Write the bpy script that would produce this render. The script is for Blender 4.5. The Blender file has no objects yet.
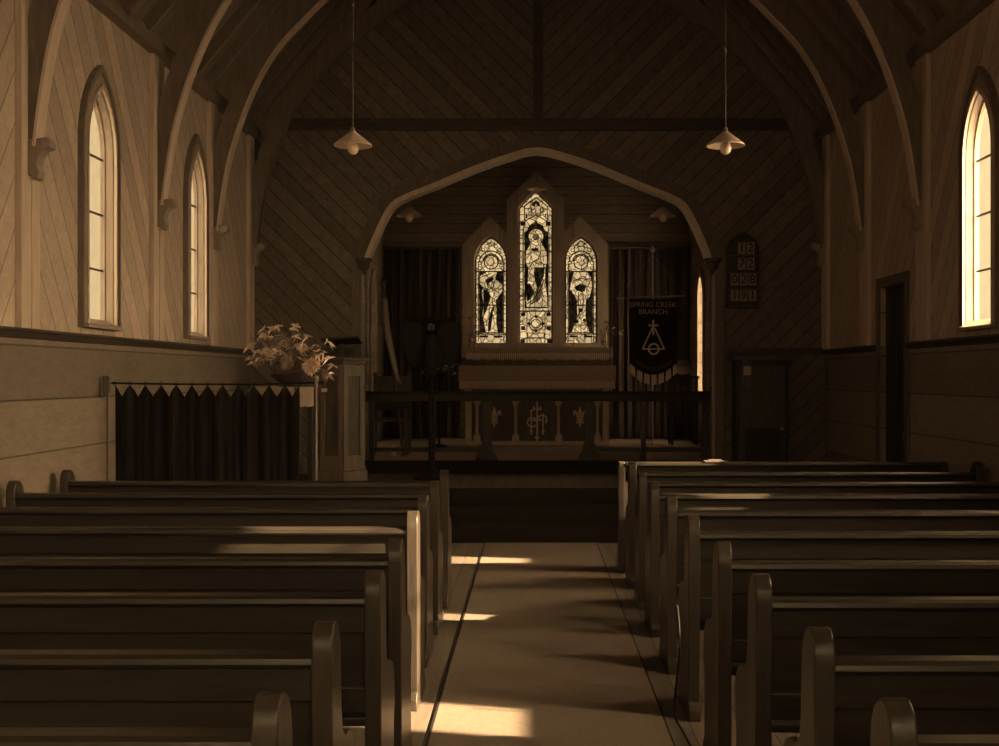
import bpy, bmesh, math, random
from mathutils import Vector, Matrix
from mathutils.geometry import tessellate_polygon
random.seed(7)
PI = math.pi
S = bpy.context.scene
C = S.collection

# ---------------------------------------------------------------- camera
F = 1200.0                      # focal length in pixels of the 999 px wide frame
CX = -0.06                      # the camera stands a touch left of the church's centre line
cam_d = bpy.data.cameras.new('camera'); cam = bpy.data.objects.new('camera', cam_d); C.objects.link(cam)
cam_d.sensor_width = 36; cam_d.lens = F/999*36; cam_d.clip_end = 200
cam_d.shift_x = -33.5/999; cam_d.shift_y = 3.0/999
cam.location = (CX, 0, 1.6); cam.rotation_euler = (PI/2, 0, 0)
S.camera = cam

# ---------------------------------------------------------------- daylight
WEST_GAIN = 6.0; SUN_GLOW = 95.0
SUN_TRAVEL = Vector((-1.0, 0.27, -0.575)).normalized()
world = bpy.data.worlds.new('sky'); S.world = world; world.use_nodes = True
wn = world.node_tree; wn.nodes.clear()
wo = wn.nodes.new('ShaderNodeOutputWorld'); bg = wn.nodes.new('ShaderNodeBackground')
tc = wn.nodes.new('ShaderNodeTexCoord')
dot = wn.nodes.new('ShaderNodeVectorMath'); dot.operation = 'DOT_PRODUCT'
dot.inputs[1].default_value = tuple(-SUN_TRAVEL)
wn.links.new(tc.outputs['Generated'], dot.inputs[0])
mx = wn.nodes.new('ShaderNodeMath'); mx.operation = 'MAXIMUM'; mx.inputs[1].default_value = 0
pw = wn.nodes.new('ShaderNodeMath'); pw.operation = 'POWER'; pw.inputs[1].default_value = 4.0
ml = wn.nodes.new('ShaderNodeMath'); ml.operation = 'MULTIPLY_ADD'; ml.inputs[1].default_value = SUN_GLOW; ml.inputs[2].default_value = 1.0
wn.links.new(dot.outputs['Value'], mx.inputs[0]); wn.links.new(mx.outputs[0], pw.inputs[0]); wn.links.new(pw.outputs[0], ml.inputs[0])
dot2 = wn.nodes.new('ShaderNodeVectorMath'); dot2.operation = 'DOT_PRODUCT'; dot2.inputs[1].default_value = (0.1, -0.97, 0.22)
wn.links.new(tc.outputs['Generated'], dot2.inputs[0])
mx2 = wn.nodes.new('ShaderNodeMath'); mx2.operation = 'MAXIMUM'; mx2.inputs[1].default_value = 0
pw2 = wn.nodes.new('ShaderNodeMath'); pw2.operation = 'POWER'; pw2.inputs[1].default_value = 2.0
ml2 = wn.nodes.new('ShaderNodeMath'); ml2.operation = 'MULTIPLY_ADD'; ml2.inputs[1].default_value = WEST_GAIN
wn.links.new(dot2.outputs['Value'], mx2.inputs[0]); wn.links.new(mx2.outputs[0], pw2.inputs[0]); wn.links.new(pw2.outputs[0], ml2.inputs[0]); wn.links.new(ml.outputs[0], ml2.inputs[2])
bg.inputs['Color'].default_value = (0.92, 0.69, 0.37, 1)
wn.links.new(ml2.outputs[0], bg.inputs['Strength']); wn.links.new(bg.outputs[0], wo.inputs[0])

sd = bpy.data.lights.new('sun', 'SUN'); sun = bpy.data.objects.new('sun', sd); C.objects.link(sun)
sd.energy = 50.0; sd.color = (1.0, 0.76, 0.42); sd.angle = math.radians(0.9)
sun.rotation_euler = SUN_TRAVEL.to_track_quat('-Z', 'Y').to_euler(); sun.location = (8, -2, 8)

S.view_settings.view_transform = 'Standard'; S.view_settings.look = 'None'
S.view_settings.gamma = 1; S.view_settings.use_curve_mapping = False
S.view_settings.exposure = 0.0
S.cycles.max_bounces = 12; S.cycles.diffuse_bounces = 8; S.cycles.transparent_max_bounces = 16
S.cycles.sample_clamp_indirect = 4.0

# ---------------------------------------------------------------- materials
def new_mat(name):
    m = bpy.data.materials.new(name); m.use_nodes = True
    m.node_tree.nodes.clear(); return m, m.node_tree
def math_node(nt, op, a=None, b=None, c=None):
    n = nt.nodes.new('ShaderNodeMath'); n.operation = op
    for i, v in enumerate((a, b, c)):
        if v is None: continue
        if isinstance(v, (int, float)): n.inputs[i].default_value = v
        else: nt.links.new(v, n.inputs[i])
    return n.outputs[0]
def tint(v):                     # one brown toning for every surface; v = lightness (linear)
    return (v, v*0.79, v*0.68, 1)
def wood(name, v, grain=(1, 1, 14), rough=0.5, vary=0.45, spec=0.4, boards=None, groove=0.25, gw=0.045, patch=0.0):
    """procedural timber; boards = (ax,x0, ay,y0, az, width): one board per unit of ax|X-x0|+ay|Y-y0|+az Z"""
    m, nt = new_mat(name); L = nt.links
    out = nt.nodes.new('ShaderNodeOutputMaterial'); p = nt.nodes.new('ShaderNodeBsdfPrincipled')
    L.new(p.outputs[0], out.inputs[0])
    p.inputs['Roughness'].default_value = rough; p.inputs['Specular IOR Level'].default_value = spec
    t = nt.nodes.new('ShaderNodeTexCoord'); mp = nt.nodes.new('ShaderNodeMapping')
    mp.inputs['Scale'].default_value = grain; L.new(t.outputs['Object'], mp.inputs['Vector'])
    nz = nt.nodes.new('ShaderNodeTexNoise'); nz.inputs['Scale'].default_value = 2.2
    nz.inputs['Detail'].default_value = 7; nz.inputs['Roughness'].default_value = 0.65
    nz.inputs['Distortion'].default_value = 0.6
    L.new(mp.outputs[0], nz.inputs['Vector'])
    r = nt.nodes.new('ShaderNodeMapRange'); r.inputs['From Min'].default_value = 0.3; r.inputs['From Max'].default_value = 0.7
    r.inputs['To Min'].default_value = 1-vary; r.inputs['To Max'].default_value = 1+vary
    L.new(nz.outputs['Fac'], r.inputs['Value'])
    fac = r.outputs['Result']
    height = nz.outputs['Fac']
    if patch:
        n2 = nt.nodes.new('ShaderNodeTexNoise'); n2.inputs['Scale'].default_value = 1.1; n2.inputs['Detail'].default_value = 4
        L.new(t.outputs['Object'], n2.inputs['Vector'])
        fac = math_node(nt, 'MULTIPLY', fac, math_node(nt, 'MULTIPLY_ADD', n2.outputs['Fac'], patch, 1-patch*0.5))
    if boards:
        ax, x0, ay, y0, az, w = boards
        sp = nt.nodes.new('ShaderNodeSeparateXYZ'); L.new(t.outputs['Object'], sp.inputs[0])
        fx = math_node(nt, 'MULTIPLY', math_node(nt, 'ABSOLUTE', math_node(nt, 'SUBTRACT', sp.outputs['X'], x0)), ax/w)
        fy = math_node(nt, 'MULTIPLY', math_node(nt, 'ABSOLUTE', math_node(nt, 'SUBTRACT', sp.outputs['Y'], y0)), ay/w)
        fz = math_node(nt, 'MULTIPLY', sp.outputs['Z'], az/w)
        u = math_node(nt, 'ADD', math_node(nt, 'ADD', fx, fy), fz)
        fr = math_node(nt, 'FRACT', math_node(nt, 'ADD', u, 100.0))
        d = math_node(nt, 'MINIMUM', fr, math_node(nt, 'SUBTRACT', 1.0, fr))
        mr = nt.nodes.new('ShaderNodeMapRange'); mr.interpolation_type = 'SMOOTHSTEP'
        mr.inputs['From Min'].default_value = gw*0.35; mr.inputs['From Max'].default_value = gw
        mr.inputs['To Min'].default_value = groove; mr.inputs['To Max'].default_value = 1
        L.new(d, mr.inputs['Value'])
        wnz = nt.nodes.new('ShaderNodeTexWhiteNoise'); wnz.noise_dimensions = '1D'
        L.new(math_node(nt, 'FLOOR', u), wnz.inputs['W'])
        bv = math_node(nt, 'MULTIPLY_ADD', wnz.outputs['Value'], 0.34, 0.83)
        fac = math_node(nt, 'MULTIPLY', math_node(nt, 'MULTIPLY', fac, bv), mr.outputs['Result'])
        height = math_node(nt, 'ADD', math_node(nt, 'MULTIPLY', nz.outputs['Fac'], 0.15), mr.outputs['Result'])
    col = nt.nodes.new('ShaderNodeVectorMath'); col.operation = 'SCALE'
    col.inputs[0].default_value = tint(v)[:3]; L.new(fac, col.inputs['Scale'])
    L.new(col.outputs[0], p.inputs['Base Color'])
    b = nt.nodes.new('ShaderNodeBump'); b.inputs['Strength'].default_value = 0.35; b.inputs['Distance'].default_value = 0.006
    L.new(height, b.inputs['Height']); L.new(b.outputs[0], p.inputs['Normal'])
    return m
def plain(name, v, rough=0.6, metal=0.0, vary=0.15, scale=20, bump=0.0, spec=0.4, sheen=0.0):
    m, nt = new_mat(name); L = nt.links
    out = nt.nodes.new('ShaderNodeOutputMaterial'); p = nt.nodes.new('ShaderNodeBsdfPrincipled')
    L.new(p.outputs[0], out.inputs[0])
    p.inputs['Roughness'].default_value = rough; p.inputs['Metallic'].default_value = metal
    p.inputs['Specular IOR Level'].default_value = spec; p.inputs['Sheen Weight'].default_value = sheen
    t = nt.nodes.new('ShaderNodeTexCoord')
    nz = nt.nodes.new('ShaderNodeTexNoise'); nz.inputs['Scale'].default_value = scale; nz.inputs['Detail'].default_value = 4
    L.new(t.outputs['Object'], nz.inputs['Vector'])
    f = math_node(nt, 'MULTIPLY_ADD', nz.outputs['Fac'], 2*vary, 1-vary)
    col = nt.nodes.new('ShaderNodeVectorMath'); col.operation = 'SCALE'
    col.inputs[0].default_value = tint(v)[:3]; L.new(f, col.inputs['Scale'])
    L.new(col.outputs[0], p.inputs['Base Color'])
    if bump:
        b = nt.nodes.new('ShaderNodeBump'); b.inputs['Strength'].default_value = bump; b.inputs['Distance'].default_value = 0.004
        L.new(nz.outputs['Fac'], b.inputs['Height']); L.new(b.outputs[0], p.inputs['Normal'])
    return m
def glass(name, v, translucent=0.0, vary=0.08, scale=9, cells=0):
    m, nt = new_mat(name); L = nt.links
    out = nt.nodes.new('ShaderNodeOutputMaterial'); tr = nt.nodes.new('ShaderNodeBsdfTransparent')
    t = nt.nodes.new('ShaderNodeTexCoord'); nz = nt.nodes.new('ShaderNodeTexNoise'); nz.inputs['Scale'].default_value = scale
    L.new(t.outputs['Object'], nz.inputs['Vector'])
    f = math_node(nt, 'MULTIPLY_ADD', nz.outputs['Fac'], 2*vary, 1-vary)
    if cells:
        vo = nt.nodes.new('ShaderNodeTexVoronoi'); vo.inputs['Scale'].default_value = cells; L.new(t.outputs['Object'], vo.inputs['Vector'])
        ve = nt.nodes.new('ShaderNodeTexVoronoi'); ve.feature = 'DISTANCE_TO_EDGE'; ve.inputs['Scale'].default_value = cells; L.new(t.outputs['Object'], ve.inputs['Vector'])
        sc = nt.nodes.new('ShaderNodeSeparateColor'); L.new(vo.outputs['Color'], sc.inputs[0])
        f = math_node(nt, 'MULTIPLY', f, math_node(nt, 'MULTIPLY_ADD', sc.outputs[0], 0.32, 0.70))
        mr = nt.nodes.new('ShaderNodeMapRange'); mr.inputs['From Min'].default_value = 0.02; mr.inputs['From Max'].default_value = 0.09; mr.inputs['To Min'].default_value = 0.5
        L.new(ve.outputs['Distance'], mr.inputs['Value']); f = math_node(nt, 'MULTIPLY', f, mr.outputs['Result'])
    col = nt.nodes.new('ShaderNodeVectorMath'); col.operation = 'SCALE'
    col.inputs[0].default_value = (v, v*0.97, v*0.93); L.new(f, col.inputs['Scale'])
    L.new(col.outputs[0], tr.inputs['Color'])
    if translucent:
        tl = nt.nodes.new('ShaderNodeBsdfTranslucent'); L.new(col.outputs[0], tl.inputs['Color'])
        mxs = nt.nodes.new('ShaderNodeMixShader'); mxs.inputs[0].default_value = translucent
        L.new(tr.outputs[0], mxs.inputs[1]); L.new(tl.outputs[0], mxs.inputs[2]); L.new(mxs.outputs[0], out.inputs[0])
    else: L.new(tr.outputs[0], out.inputs[0])
    return m

M = {}
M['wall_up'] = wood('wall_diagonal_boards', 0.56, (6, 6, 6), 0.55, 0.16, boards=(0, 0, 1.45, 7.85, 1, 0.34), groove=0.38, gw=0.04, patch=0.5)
M['wall_low'] = wood('wall_horizontal_boards', 0.26, (3, 3, 12), 0.5, 0.18, boards=(0, 0, 0, 0, 1, 0.36), groove=0.35, gw=0.025, patch=0.4)
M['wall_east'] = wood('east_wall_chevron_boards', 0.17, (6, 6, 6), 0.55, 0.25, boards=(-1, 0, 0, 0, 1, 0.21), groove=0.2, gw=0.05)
M['wall_chancel'] = wood('chancel_horizontal_boards', 0.30, (3, 3, 12), 0.55, 0.22, boards=(0, 0, 0, 0, 1, 0.15), groove=0.3, gw=0.05)
M['ceiling'] = wood('ceiling_boards', 0.20, (4, 4, 4), 0.6, 0.25, boards=(0, 0, 1, 0, 0, 0.15), groove=0.3, gw=0.05)
M['truss'] = wood('truss_timber', 0.21, (10, 10, 2), 0.42, 0.25)
M['truss_lit'] = wood('arch_brace_timber', 0.75, (10, 10, 2), 0.35, 0.15, spec=0.5)  # truss timber made paler, light on the brace undersides painted in
M['post'] = wood('wall_post_timber', 0.66, (12, 12, 1), 0.4, 0.15)
M['trim_dark'] = wood('dark_moulding', 0.07, (2, 2, 14), 0.4, 0.3)
M['casing'] = wood('window_casing', 0.34, (12, 12, 1), 0.4, 0.18)
M['pew'] = wood('pew_timber', 0.034, (1.2, 10, 10), 0.34, 0.35, spec=0.6)
M['pew_end'] = wood('pew_end_timber', 0.058, (10, 10, 1.2), 0.36, 0.3, spec=0.45)
M['floor'] = wood('floor_boards', 0.17, (10, 1, 10), 0.6, 0.25, boards=(1, 0.06, 0, 0, 0, 0.12), groove=0.4, gw=0.04)
M['carpet'] = plain('carpet_runner', 0.20, 0.95, 0, 0.25, 60, 0.4, 0.1)
M['step_carpet'] = plain('black_step_carpet', 0.022, 0.95, 0, 0.3, 60, 0.4, 0.1)
M['choir_floor'] = wood('platform_boards', 0.12, (10, 1, 10), 0.6, 0.25, boards=(1, 0, 0, 0, 0, 0.12), groove=0.5)
M['sanct_floor'] = plain('sanctuary_carpet', 0.45, 0.9, 0, 0.2, 40, 0.3, 0.1)
M['dark_wood'] = wood('dark_oak', 0.025, (8, 8, 2), 0.4, 0.3)
M['oak'] = wood('pulpit_oak', 0.15, (12, 12, 1.5), 0.45, 0.3)
M['oak_dark'] = wood('dark_pulpit_oak', 0.08, (12, 12, 1.5), 0.45, 0.3)
M['altar_wood'] = wood('altar_timber', 0.75, (12, 12, 2), 0.4, 0.2)
M['altar_panel'] = wood('altar_panel_timber', 0.14, (12, 12, 2), 0.5, 0.3)
M['gold'] = plain('worn_gilding', 0.95, 0.5, 0.0, 0.3, 60)
M['black_cloth'] = plain('black_curtain_cloth', 0.020, 0.95, 0, 0.3, 30, 0.2, 0.1, 0.15)
M['grey_cloth'] = plain('dark_dorsal_cloth', 0.10, 0.95, 0, 0.3, 25, 0.2, 0.1, 0.0)
M['altar_cloth'] = plain('altar_frontal_cloth', 0.5, 0.7, 0, 0.25, 25, 0.3, 0.3, 0.2)
M['fringe'] = plain('silk_fringe', 0.95, 0.6, 0, 0.3, 80)
M['white'] = plain('white_cloth', 0.8, 0.8, 0, 0.1, 30)
M['cream'] = plain('cream_cloth', 0.36, 0.8, 0, 0.2, 30)
M['enamel'] = plain('white_enamel', 0.95, 0.35, 0, 0.1, 12)
M['bulb'] = plain('opal_bulb', 0.95, 0.2, 0, 0.03, 8)
M['cord'] = plain('pale_flex', 0.30, 0.7, 0, 0.1, 30)
M['black'] = plain('black_iron', 0.008, 0.8, 0, 0.2, 30)
M['brass'] = plain('brass', 0.6, 0.28, 1.0, 0.1, 20)
M['lead'] = plain('window_lead', 0.02, 0.7, 0, 0.2, 40)
M['lead_bar'] = plain('glazing_bar', 0.10, 0.6, 0, 0.2, 40)
M['banner'] = plain('banner_velvet', 0.030, 0.9, 0, 0.25, 25, 0.2, 0.1, 0.2)
M['petal'] = plain('pale_petals', 0.95, 0.6, 0, 0.25, 30)
M['petal_mid'] = plain('toned_petals', 0.6, 0.6, 0, 0.3, 30)
M['leaf'] = plain('leaves', 0.25, 0.5, 0, 0.35, 30)
M['leaf_pale'] = plain('pale_leaves', 0.85, 0.5, 0, 0.35, 30)
M['bowl'] = plain('dark_bowl', 0.06, 0.4, 0, 0.2, 20)
M['card'] = plain('hymn_number_card', 0.30, 0.8, 0, 0.1, 20)
M['ink'] = plain('black_ink', 0.01, 0.8, 0, 0.1, 20)
M['surround'] = wood('window_surround_boards', 0.50, (10, 10, 1), 0.55, 0.2, boards=(1, 0, 0, 0, 0, 0.30), groove=0.6, gw=0.02)
M['glass'] = glass('obscured_glass', 0.90, 0.004, 0.05)
M['glass_frost'] = glass('frosted_glass', 0.42, 0.85, 0.05)
M['glass_light'] = glass('pale_stained_glass', 0.98, 0.0, 0.12, 26, 10)
M['glass_mid'] = glass('toned_stained_glass', 0.42, 0.0, 0.25, 30)
M['glass_dark'] = glass('deep_stained_glass', 0.2, 0.0, 0.3, 30, 14)

# ---------------------------------------------------------------- geometry helpers
class MB:
    def __init__(s): s.bm = bmesh.new()
    def box(s, x0, x1, y0, y1, z0, z1, bev=0.0):
        n = len(s.bm.verts)
        r = bmesh.ops.create_cube(s.bm, size=1)
        for v in r['verts']:
            v.co = Vector(((x0+x1)/2 + v.co.x*(x1-x0), (y0+y1)/2 + v.co.y*(y1-y0), (z0+z1)/2 + v.co.z*(z1-z0)))
        if bev:
            es = list({e for v in r['verts'] for e in v.link_edges})
            bmesh.ops.bevel(s.bm, geom=es, offset=bev, segments=2, profile=0.7, affect='EDGES')
        return s
    def prism(s, pts, a, b, plane='XZ', holes=()):
        """polygon pts (u,v) extruded along the third axis from a to b; holes cut through"""
        def P(u, v, w): return {'XZ': (u, w, v), 'YZ': (w, u, v), 'XY': (u, v, w)}[plane]
        loops = [list(pts)] + [list(h) for h in holes]
        flat = [p for l in loops for p in l]
        tris = tessellate_polygon([[Vector((p[0], p[1], 0)) for p in l] for l in loops])
        A = [s.bm.verts.new(P(p[0], p[1], a)) for p in flat]
        B = [s.bm.verts.new(P(p[0], p[1], b)) for p in flat]
        def face(vs):
            try: s.bm.faces.new(vs)
            except ValueError: pass
        for t in tris:
            face([A[i] for i in t]); face([B[i] for i in reversed(t)])
        o = 0
        for l in loops:
            n = len(l)
            for i in range(n):
                j = (i+1) % n
                face([A[o+i], A[o+j], B[o+j], B[o+i]])
            o += n
        return s
    def tube(s, pts, r, seg=8, cap=True):
        pts = [Vector(p) for p in pts]; rr = r if isinstance(r, (list, tuple)) else [r]*len(pts)
        rings = []; up = Vector((0, 0, 1))
        for i, p in enumerate(pts):
            t = (pts[min(i+1, len(pts)-1)] - pts[max(i-1, 0)]).normalized()
            a = t.cross(up)
            if a.length < 1e-3: a = t.cross(Vector((1, 0, 0)))
            a.normalize(); b = t.cross(a).normalized()
            rings.append([s.bm.verts.new(p + (a*math.cos(2*PI*k/seg) + b*math.sin(2*PI*k/seg))*rr[i]) for k in range(seg)])
        for i in range(len(rings)-1):
            for k in range(seg):
                j = (k+1) % seg
                s.bm.faces.new([rings[i][k], rings[i][j], rings[i+1][j], rings[i+1][k]])
        if cap:
            s.bm.faces.new(rings[0]); s.bm.faces.new(list(reversed(rings[-1])))
        return s
    def lathe(s, prof, cx=0, cy=0, cz=0, seg=24):
        rings = []
        for (r, z) in prof:
            if r < 1e-5: rings.append([s.bm.verts.new((cx, cy, cz+z))])
            else: rings.append([s.bm.verts.new((cx+r*math.cos(2*PI*k/seg), cy+r*math.sin(2*PI*k/seg), cz+z)) for k in range(seg)])
        for i in range(len(rings)-1):
            A, B = rings[i], rings[i+1]
            for k in range(seg):
                j = (k+1) % seg
                if len(A) == 1 and len(B) == 1: continue
                if len(A) == 1: s.bm.faces.new([A[0], B[j], B[k]])
                elif len(B) == 1: s.bm.faces.new([A[k], A[j], B[0]])
                else: s.bm.faces.new([A[k], A[j], B[j], B[k]])
        return s
    def grid(s, fn, nu, nv, thick=None):
        """sheet fn(u,v) -> point; thick = offset vector gives it a back"""
        V = [[s.bm.verts.new(fn(i/nu, j/nv)) for j in range(nv+1)] for i in range(nu+1)]
        for i in range(nu):
            for j in range(nv): s.bm.faces.new([V[i][j], V[i+1][j], V[i+1][j+1], V[i][j+1]])
        if thick:
            t = Vector(thick)
            W = [[s.bm.verts.new(V[i][j].co + t) for j in range(nv+1)] for i in range(nu+1)]
            for i in range(nu):
                for j in range(nv): s.bm.faces.new([W[i][j+1], W[i+1][j+1], W[i+1][j], W[i][j]])
            for i in range(nu):
                for j in (0, nv): s.bm.faces.new([V[i][j], V[i+1][j], W[i+1][j], W[i][j]])
            for j in range(nv):
                for i in (0, nu): s.bm.faces.new([V[i][j], V[i][j+1], W[i][j+1], W[i][j]])
        return s
    def xf(s, m, verts=None):
        for v in (verts or s.bm.verts): v.co = m @ v.co
        return s
    def build(s, name, mat, parent=None, smooth=False, bevel=0.0):
        me = bpy.data.meshes.new(name)
        bmesh.ops.recalc_face_normals(s.bm, faces=s.bm.faces)
        s.bm.to_mesh(me); s.bm.free()
        me.materials.append(mat)
        if smooth:
            for p in me.polygons: p.use_smooth = True
        o = bpy.data.objects.new(name, me); C.objects.link(o)
        if parent is not None:
            o.parent = parent
        if bevel:
            b = o.modifiers.new('bevel', 'BEVEL'); b.width = bevel; b.segments = 2; b.limit_method = 'ANGLE'
        if smooth:
            try:
                me.set_sharp_from_angle(angle=math.radians(40))
            except Exception: pass
        return o
def tag(o, label=None, cat=None, group=None, kind=None):
    if label: o['label'] = label
    if cat: o['category'] = cat
    if group: o['group'] = group
    if kind: o['kind'] = kind
    return o
def thing(name, label, cat, loc=(0, 0, 0), group=None):
    o = bpy.data.objects.new(name, None); C.objects.link(o); o.location = loc; o.empty_display_size = 0.1
    return tag(o, label, cat, group)
def sroot(name):
    o = bpy.data.objects.new(name, None); C.objects.link(o); o.empty_display_size = 0.1
    return tag(o, kind='structure')
def copy_tree(o, parent=None):
    c = o.copy(); C.objects.link(c)
    if parent is not None: c.parent = parent
    for ch in list(o.children): copy_tree(ch, c)
    return c
def lancet(c, w, z0, zs, za, n=8, straight=0.0):
    """outline (u,z) of a pointed window: centre c, width w, sill z0, spring zs, apex za"""
    h = w/2; H = za-zs
    R = (h*h+H*H)/(2*h)                     # arcs centred on the spring line
    pts = [(c-h, z0), (c+h, z0)]
    a1 = math.atan2(H, R-h)
    for i in range(n+1):
        a = a1*i/n
        x = (h-R) + R*math.cos(a); z = R*math.sin(a)
        if straight:
            k = i/n; x = x*(1-straight)+h*(1-k)*straight; z = z*(1-straight)+H*k*straight
        pts.append((c+x, zs+z))
    for p in reversed(pts[2:-1]): pts.append((2*c-p[0], p[1]))
    return pts
def portal(x0, x1, y0, y1, z0, z1, direction):
    d = bpy.data.lights.new('daylight_portal', 'AREA'); o = bpy.data.objects.new('daylight_portal', d); C.objects.link(o)
    d.shape = 'RECTANGLE'; d.cycles.is_portal = True
    o.location = ((x0+x1)/2, (y0+y1)/2, (z0+z1)/2)
    o.rotation_euler = Vector(direction).to_track_quat('-Z', 'Z').to_euler()
    if abs(direction[0]) > 0.5: d.size = y1-y0; d.size_y = z1-z0
    else: d.size = x1-x0; d.size_y = z1-z0
    return o
def text_mesh(name, body, mat, parent, x, y, z, size, extrude=0.002, align='CENTER', rot=0.0):
    cu = bpy.data.curves.new(name, 'FONT'); cu.body = body; cu.size = size; cu.extrude = extrude
    cu.align_x = align; cu.align_y = 'CENTER'; cu.resolution_u = 3
    t = bpy.data.objects.new(name, cu); C.objects.link(t)
    dg = bpy.context.evaluated_depsgraph_get()
    me = bpy.data.meshes.new_from_object(t.evaluated_get(dg))
    bpy.data.objects.remove(t)
    me.transform(Matrix.Translation((x, y, z)) @ Matrix.Rotation(PI/2, 4, 'X') @ Matrix.Rotation(rot, 4, 'Z'))
    me.materials.clear(); me.materials.append(mat)
    o = bpy.data.objects.new(name, me); C.objects.link(o); o.parent = parent
    return o

# ================================================================ SETTING
W = 3.40; YE = 14.2; YW = -1.6; ZP = 4.5; ZD = 1.88; PITCH = math.tan(math.radians(50)); ZR = ZP + W*PITCH
TH = 0.07
b = MB(); b.box(-W-0.2, W+0.2, YW-0.2, 11.52, -0.2, 0); tag(b.build('floor', M['floor']), kind='structure')
# aisle runner: a carpet laid down the middle
run = thing('aisle_carpet', 'long mid-brown carpet runner along the centre aisle with dark edges', 'carpet', (0, 5, 0))
b = MB(); b.box(-0.52, 0.55, -6, 6.48, 0.0, 0.006); b.build('carpet_pile', M['carpet'], run)
for s_, x in (('l', -0.52), ('r', 0.55)):
    b = MB(); h_ = 0.006 if s_ == 'l' else 0.003; b.box(x-h_, x+h_, -6, 6.48, 0.0, 0.009); b.build('edge_binding', M['black'], run)

WIN_L = [(4.1, .45), (6.7, .45), (9.2, .58), (11.83, .54)]
WIN_R = [(4.55, .50), (6.84, .32), (9.24, .58)]  # nearest two are unseen, placed and sized to steer the sun patches
SILL, SPR, APX = 1.99, 3.33, 3.80
def side_wall(name, sgn, wins, door=None):
    x0, x1 = (W, W+TH) if sgn > 0 else (-W-TH, -W)
    holes = [lancet(c, w, SILL, SPR, APX) for c, w in wins]
    up = [(YW, ZD), (YE, ZD), (YE, ZP+0.1), (YW, ZP+0.1)]
    lo = [(YW, -0.1), (YE, -0.1), (YE, ZD), (YW, ZD)]
    if door:
        d0, d1, dz = door
        up = [(YW, ZD), (d0, ZD), (d0, dz), (d1, dz), (d1, ZD), (YE, ZD), (YE, ZP+0.1), (YW, ZP+0.1)]
        lo = [(YW, -0.1), (d0, -0.1), (d0, ZD), (YW, ZD)]
    r = sroot(name)
    MB().prism(up, x0, x1, 'YZ', holes).build('upper_boarding', M['wall_up'], r)
    b = MB().prism(lo, x0, x1, 'YZ')
    if door: b.prism([(d1, -0.1), (YE, -0.1), (YE, ZD), (d1, ZD)], x0, x1, 'YZ')
    b.build('lower_boarding', M['wall_low'], r)
    return r
side_wall('wall_left', -1, WIN_L)
side_wall('wall_right', 1, WIN_R, (11.12, 11.94, 2.47))
def cove(y0, y1, sgn, name):
    b = MB()
    pr = [(0, -0.035), (0.03, -0.03), (0.045, 0.0), (0.06, 0.012), (0.06, 0.03), (0, 0.03)]
    b.prism([(sgn*(W-u), ZD+v) for u, v in pr], y0, y1, 'XZ'); return tag(b.build(name, M['trim_dark']), kind='structure')
cove(YW, YE, -1, 'trim_1'); cove(YW, 11.02, 1, 'trim_2'); cove(12.04, YE, 1, 'trim_3')
for i, (sgn, y0, y1) in enumerate(((-1, YW, YE), (1, YW, 11.02))):
    b = MB(); b.box(*sorted((sgn*W, sgn*(W-0.02))), y0, y1, 0, 0.16); tag(b.build('baseboard_%s' % ('left' if sgn < 0 else 'right'), M['trim_dark']), kind='structure')
# wall plates along the eaves
for sgn, nm in ((-1, 'trim_4'), (1, 'trim_5')):
    b = MB(); b.box(*sorted((sgn*W, sgn*(W-0.10))), YW, YE, ZP-0.09, ZP+0.04); tag(b.build(nm, M['truss']), kind='structure')

n_win = [0]
def side_window(sgn, c, w):
    n_win[0] += 1
    r = sroot('window_%d' % n_win[0])
    X = sgn*W
    o1 = lancet(c, w+0.17, SILL-0.03, SPR, APX+0.13); hole = lancet(c, w, SILL, SPR, APX)
    MB().prism(o1, X, X-sgn*0.028, 'YZ', [hole]).build('casing', M['casing'], r, bevel=0.004)
    MB().prism(lancet(c, w+0.22, SILL-0.03, SPR, APX+0.185), X, X-sgn*0.045, 'YZ', [lancet(c, w+0.17, SILL-0.03, SPR, APX+0.13)]).build('hood_mould', M['truss'], r)
    MB().prism(lancet(c, w+0.002, SILL-.001, SPR, APX+.001), X-sgn*0.02, X+sgn*0.042, 'YZ', [lancet(c, w-0.012, SILL+.006, SPR, APX-.008)]).build('reveal_lining', M['casing'], r)
    MB().prism(lancet(c, w+0.05, SILL, SPR, APX+0.035), X-sgn*0.028, X-sgn*0.048, 'YZ', [lancet(c, w+0.0, SILL, SPR, APX)]).build('inner_bead', M['post'], r)
    inner = lancet(c, w-0.04, SILL+0.035, SPR, APX-0.035)
    MB().prism(lancet(c, w, SILL, SPR, APX), X+sgn*0.04, X+sgn*0.075, 'YZ', [inner]).build('sash_frame', M['casing'], r)
    b = MB(); b.prism(inner, X+sgn*0.056, X+sgn*0.060, 'YZ'); b.build('pane', M['glass'], r)
    b = MB()
    for k in range(1, 4):
        z = SILL + (APX-SILL)*k/4.15
        b.box(*sorted((X+sgn*0.048, X+sgn*0.066)), c-w/2+0.03, c+w/2-0.03, z-0.007, z+0.007)
    b.build('glazing_bars', M['lead_bar'], r)
    b = MB(); b.prism([(X, SILL-0.03), (X-sgn*0.07, SILL-0.03), (X-sgn*0.07, SILL-0.005), (X+sgn*0.04, SILL+0.05), (X+sgn*0.04, SILL-0.03)], c-w/2-0.07, c+w/2+0.07, 'XZ')
    # clip the sill to the opening outside the wall face by keeping it shallow
    b.build('window_sill', M['casing'], r)
    portal(X+sgn*0.2, X+sgn*0.2, c-w/2-.02, c+w/2+.02, SILL-.02, APX+.02, (-sgn, 0, 0))
for c, w in WIN_L: side_window(-1, c, w)
for c, w in WIN_R: side_window(1, c, w)

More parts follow.
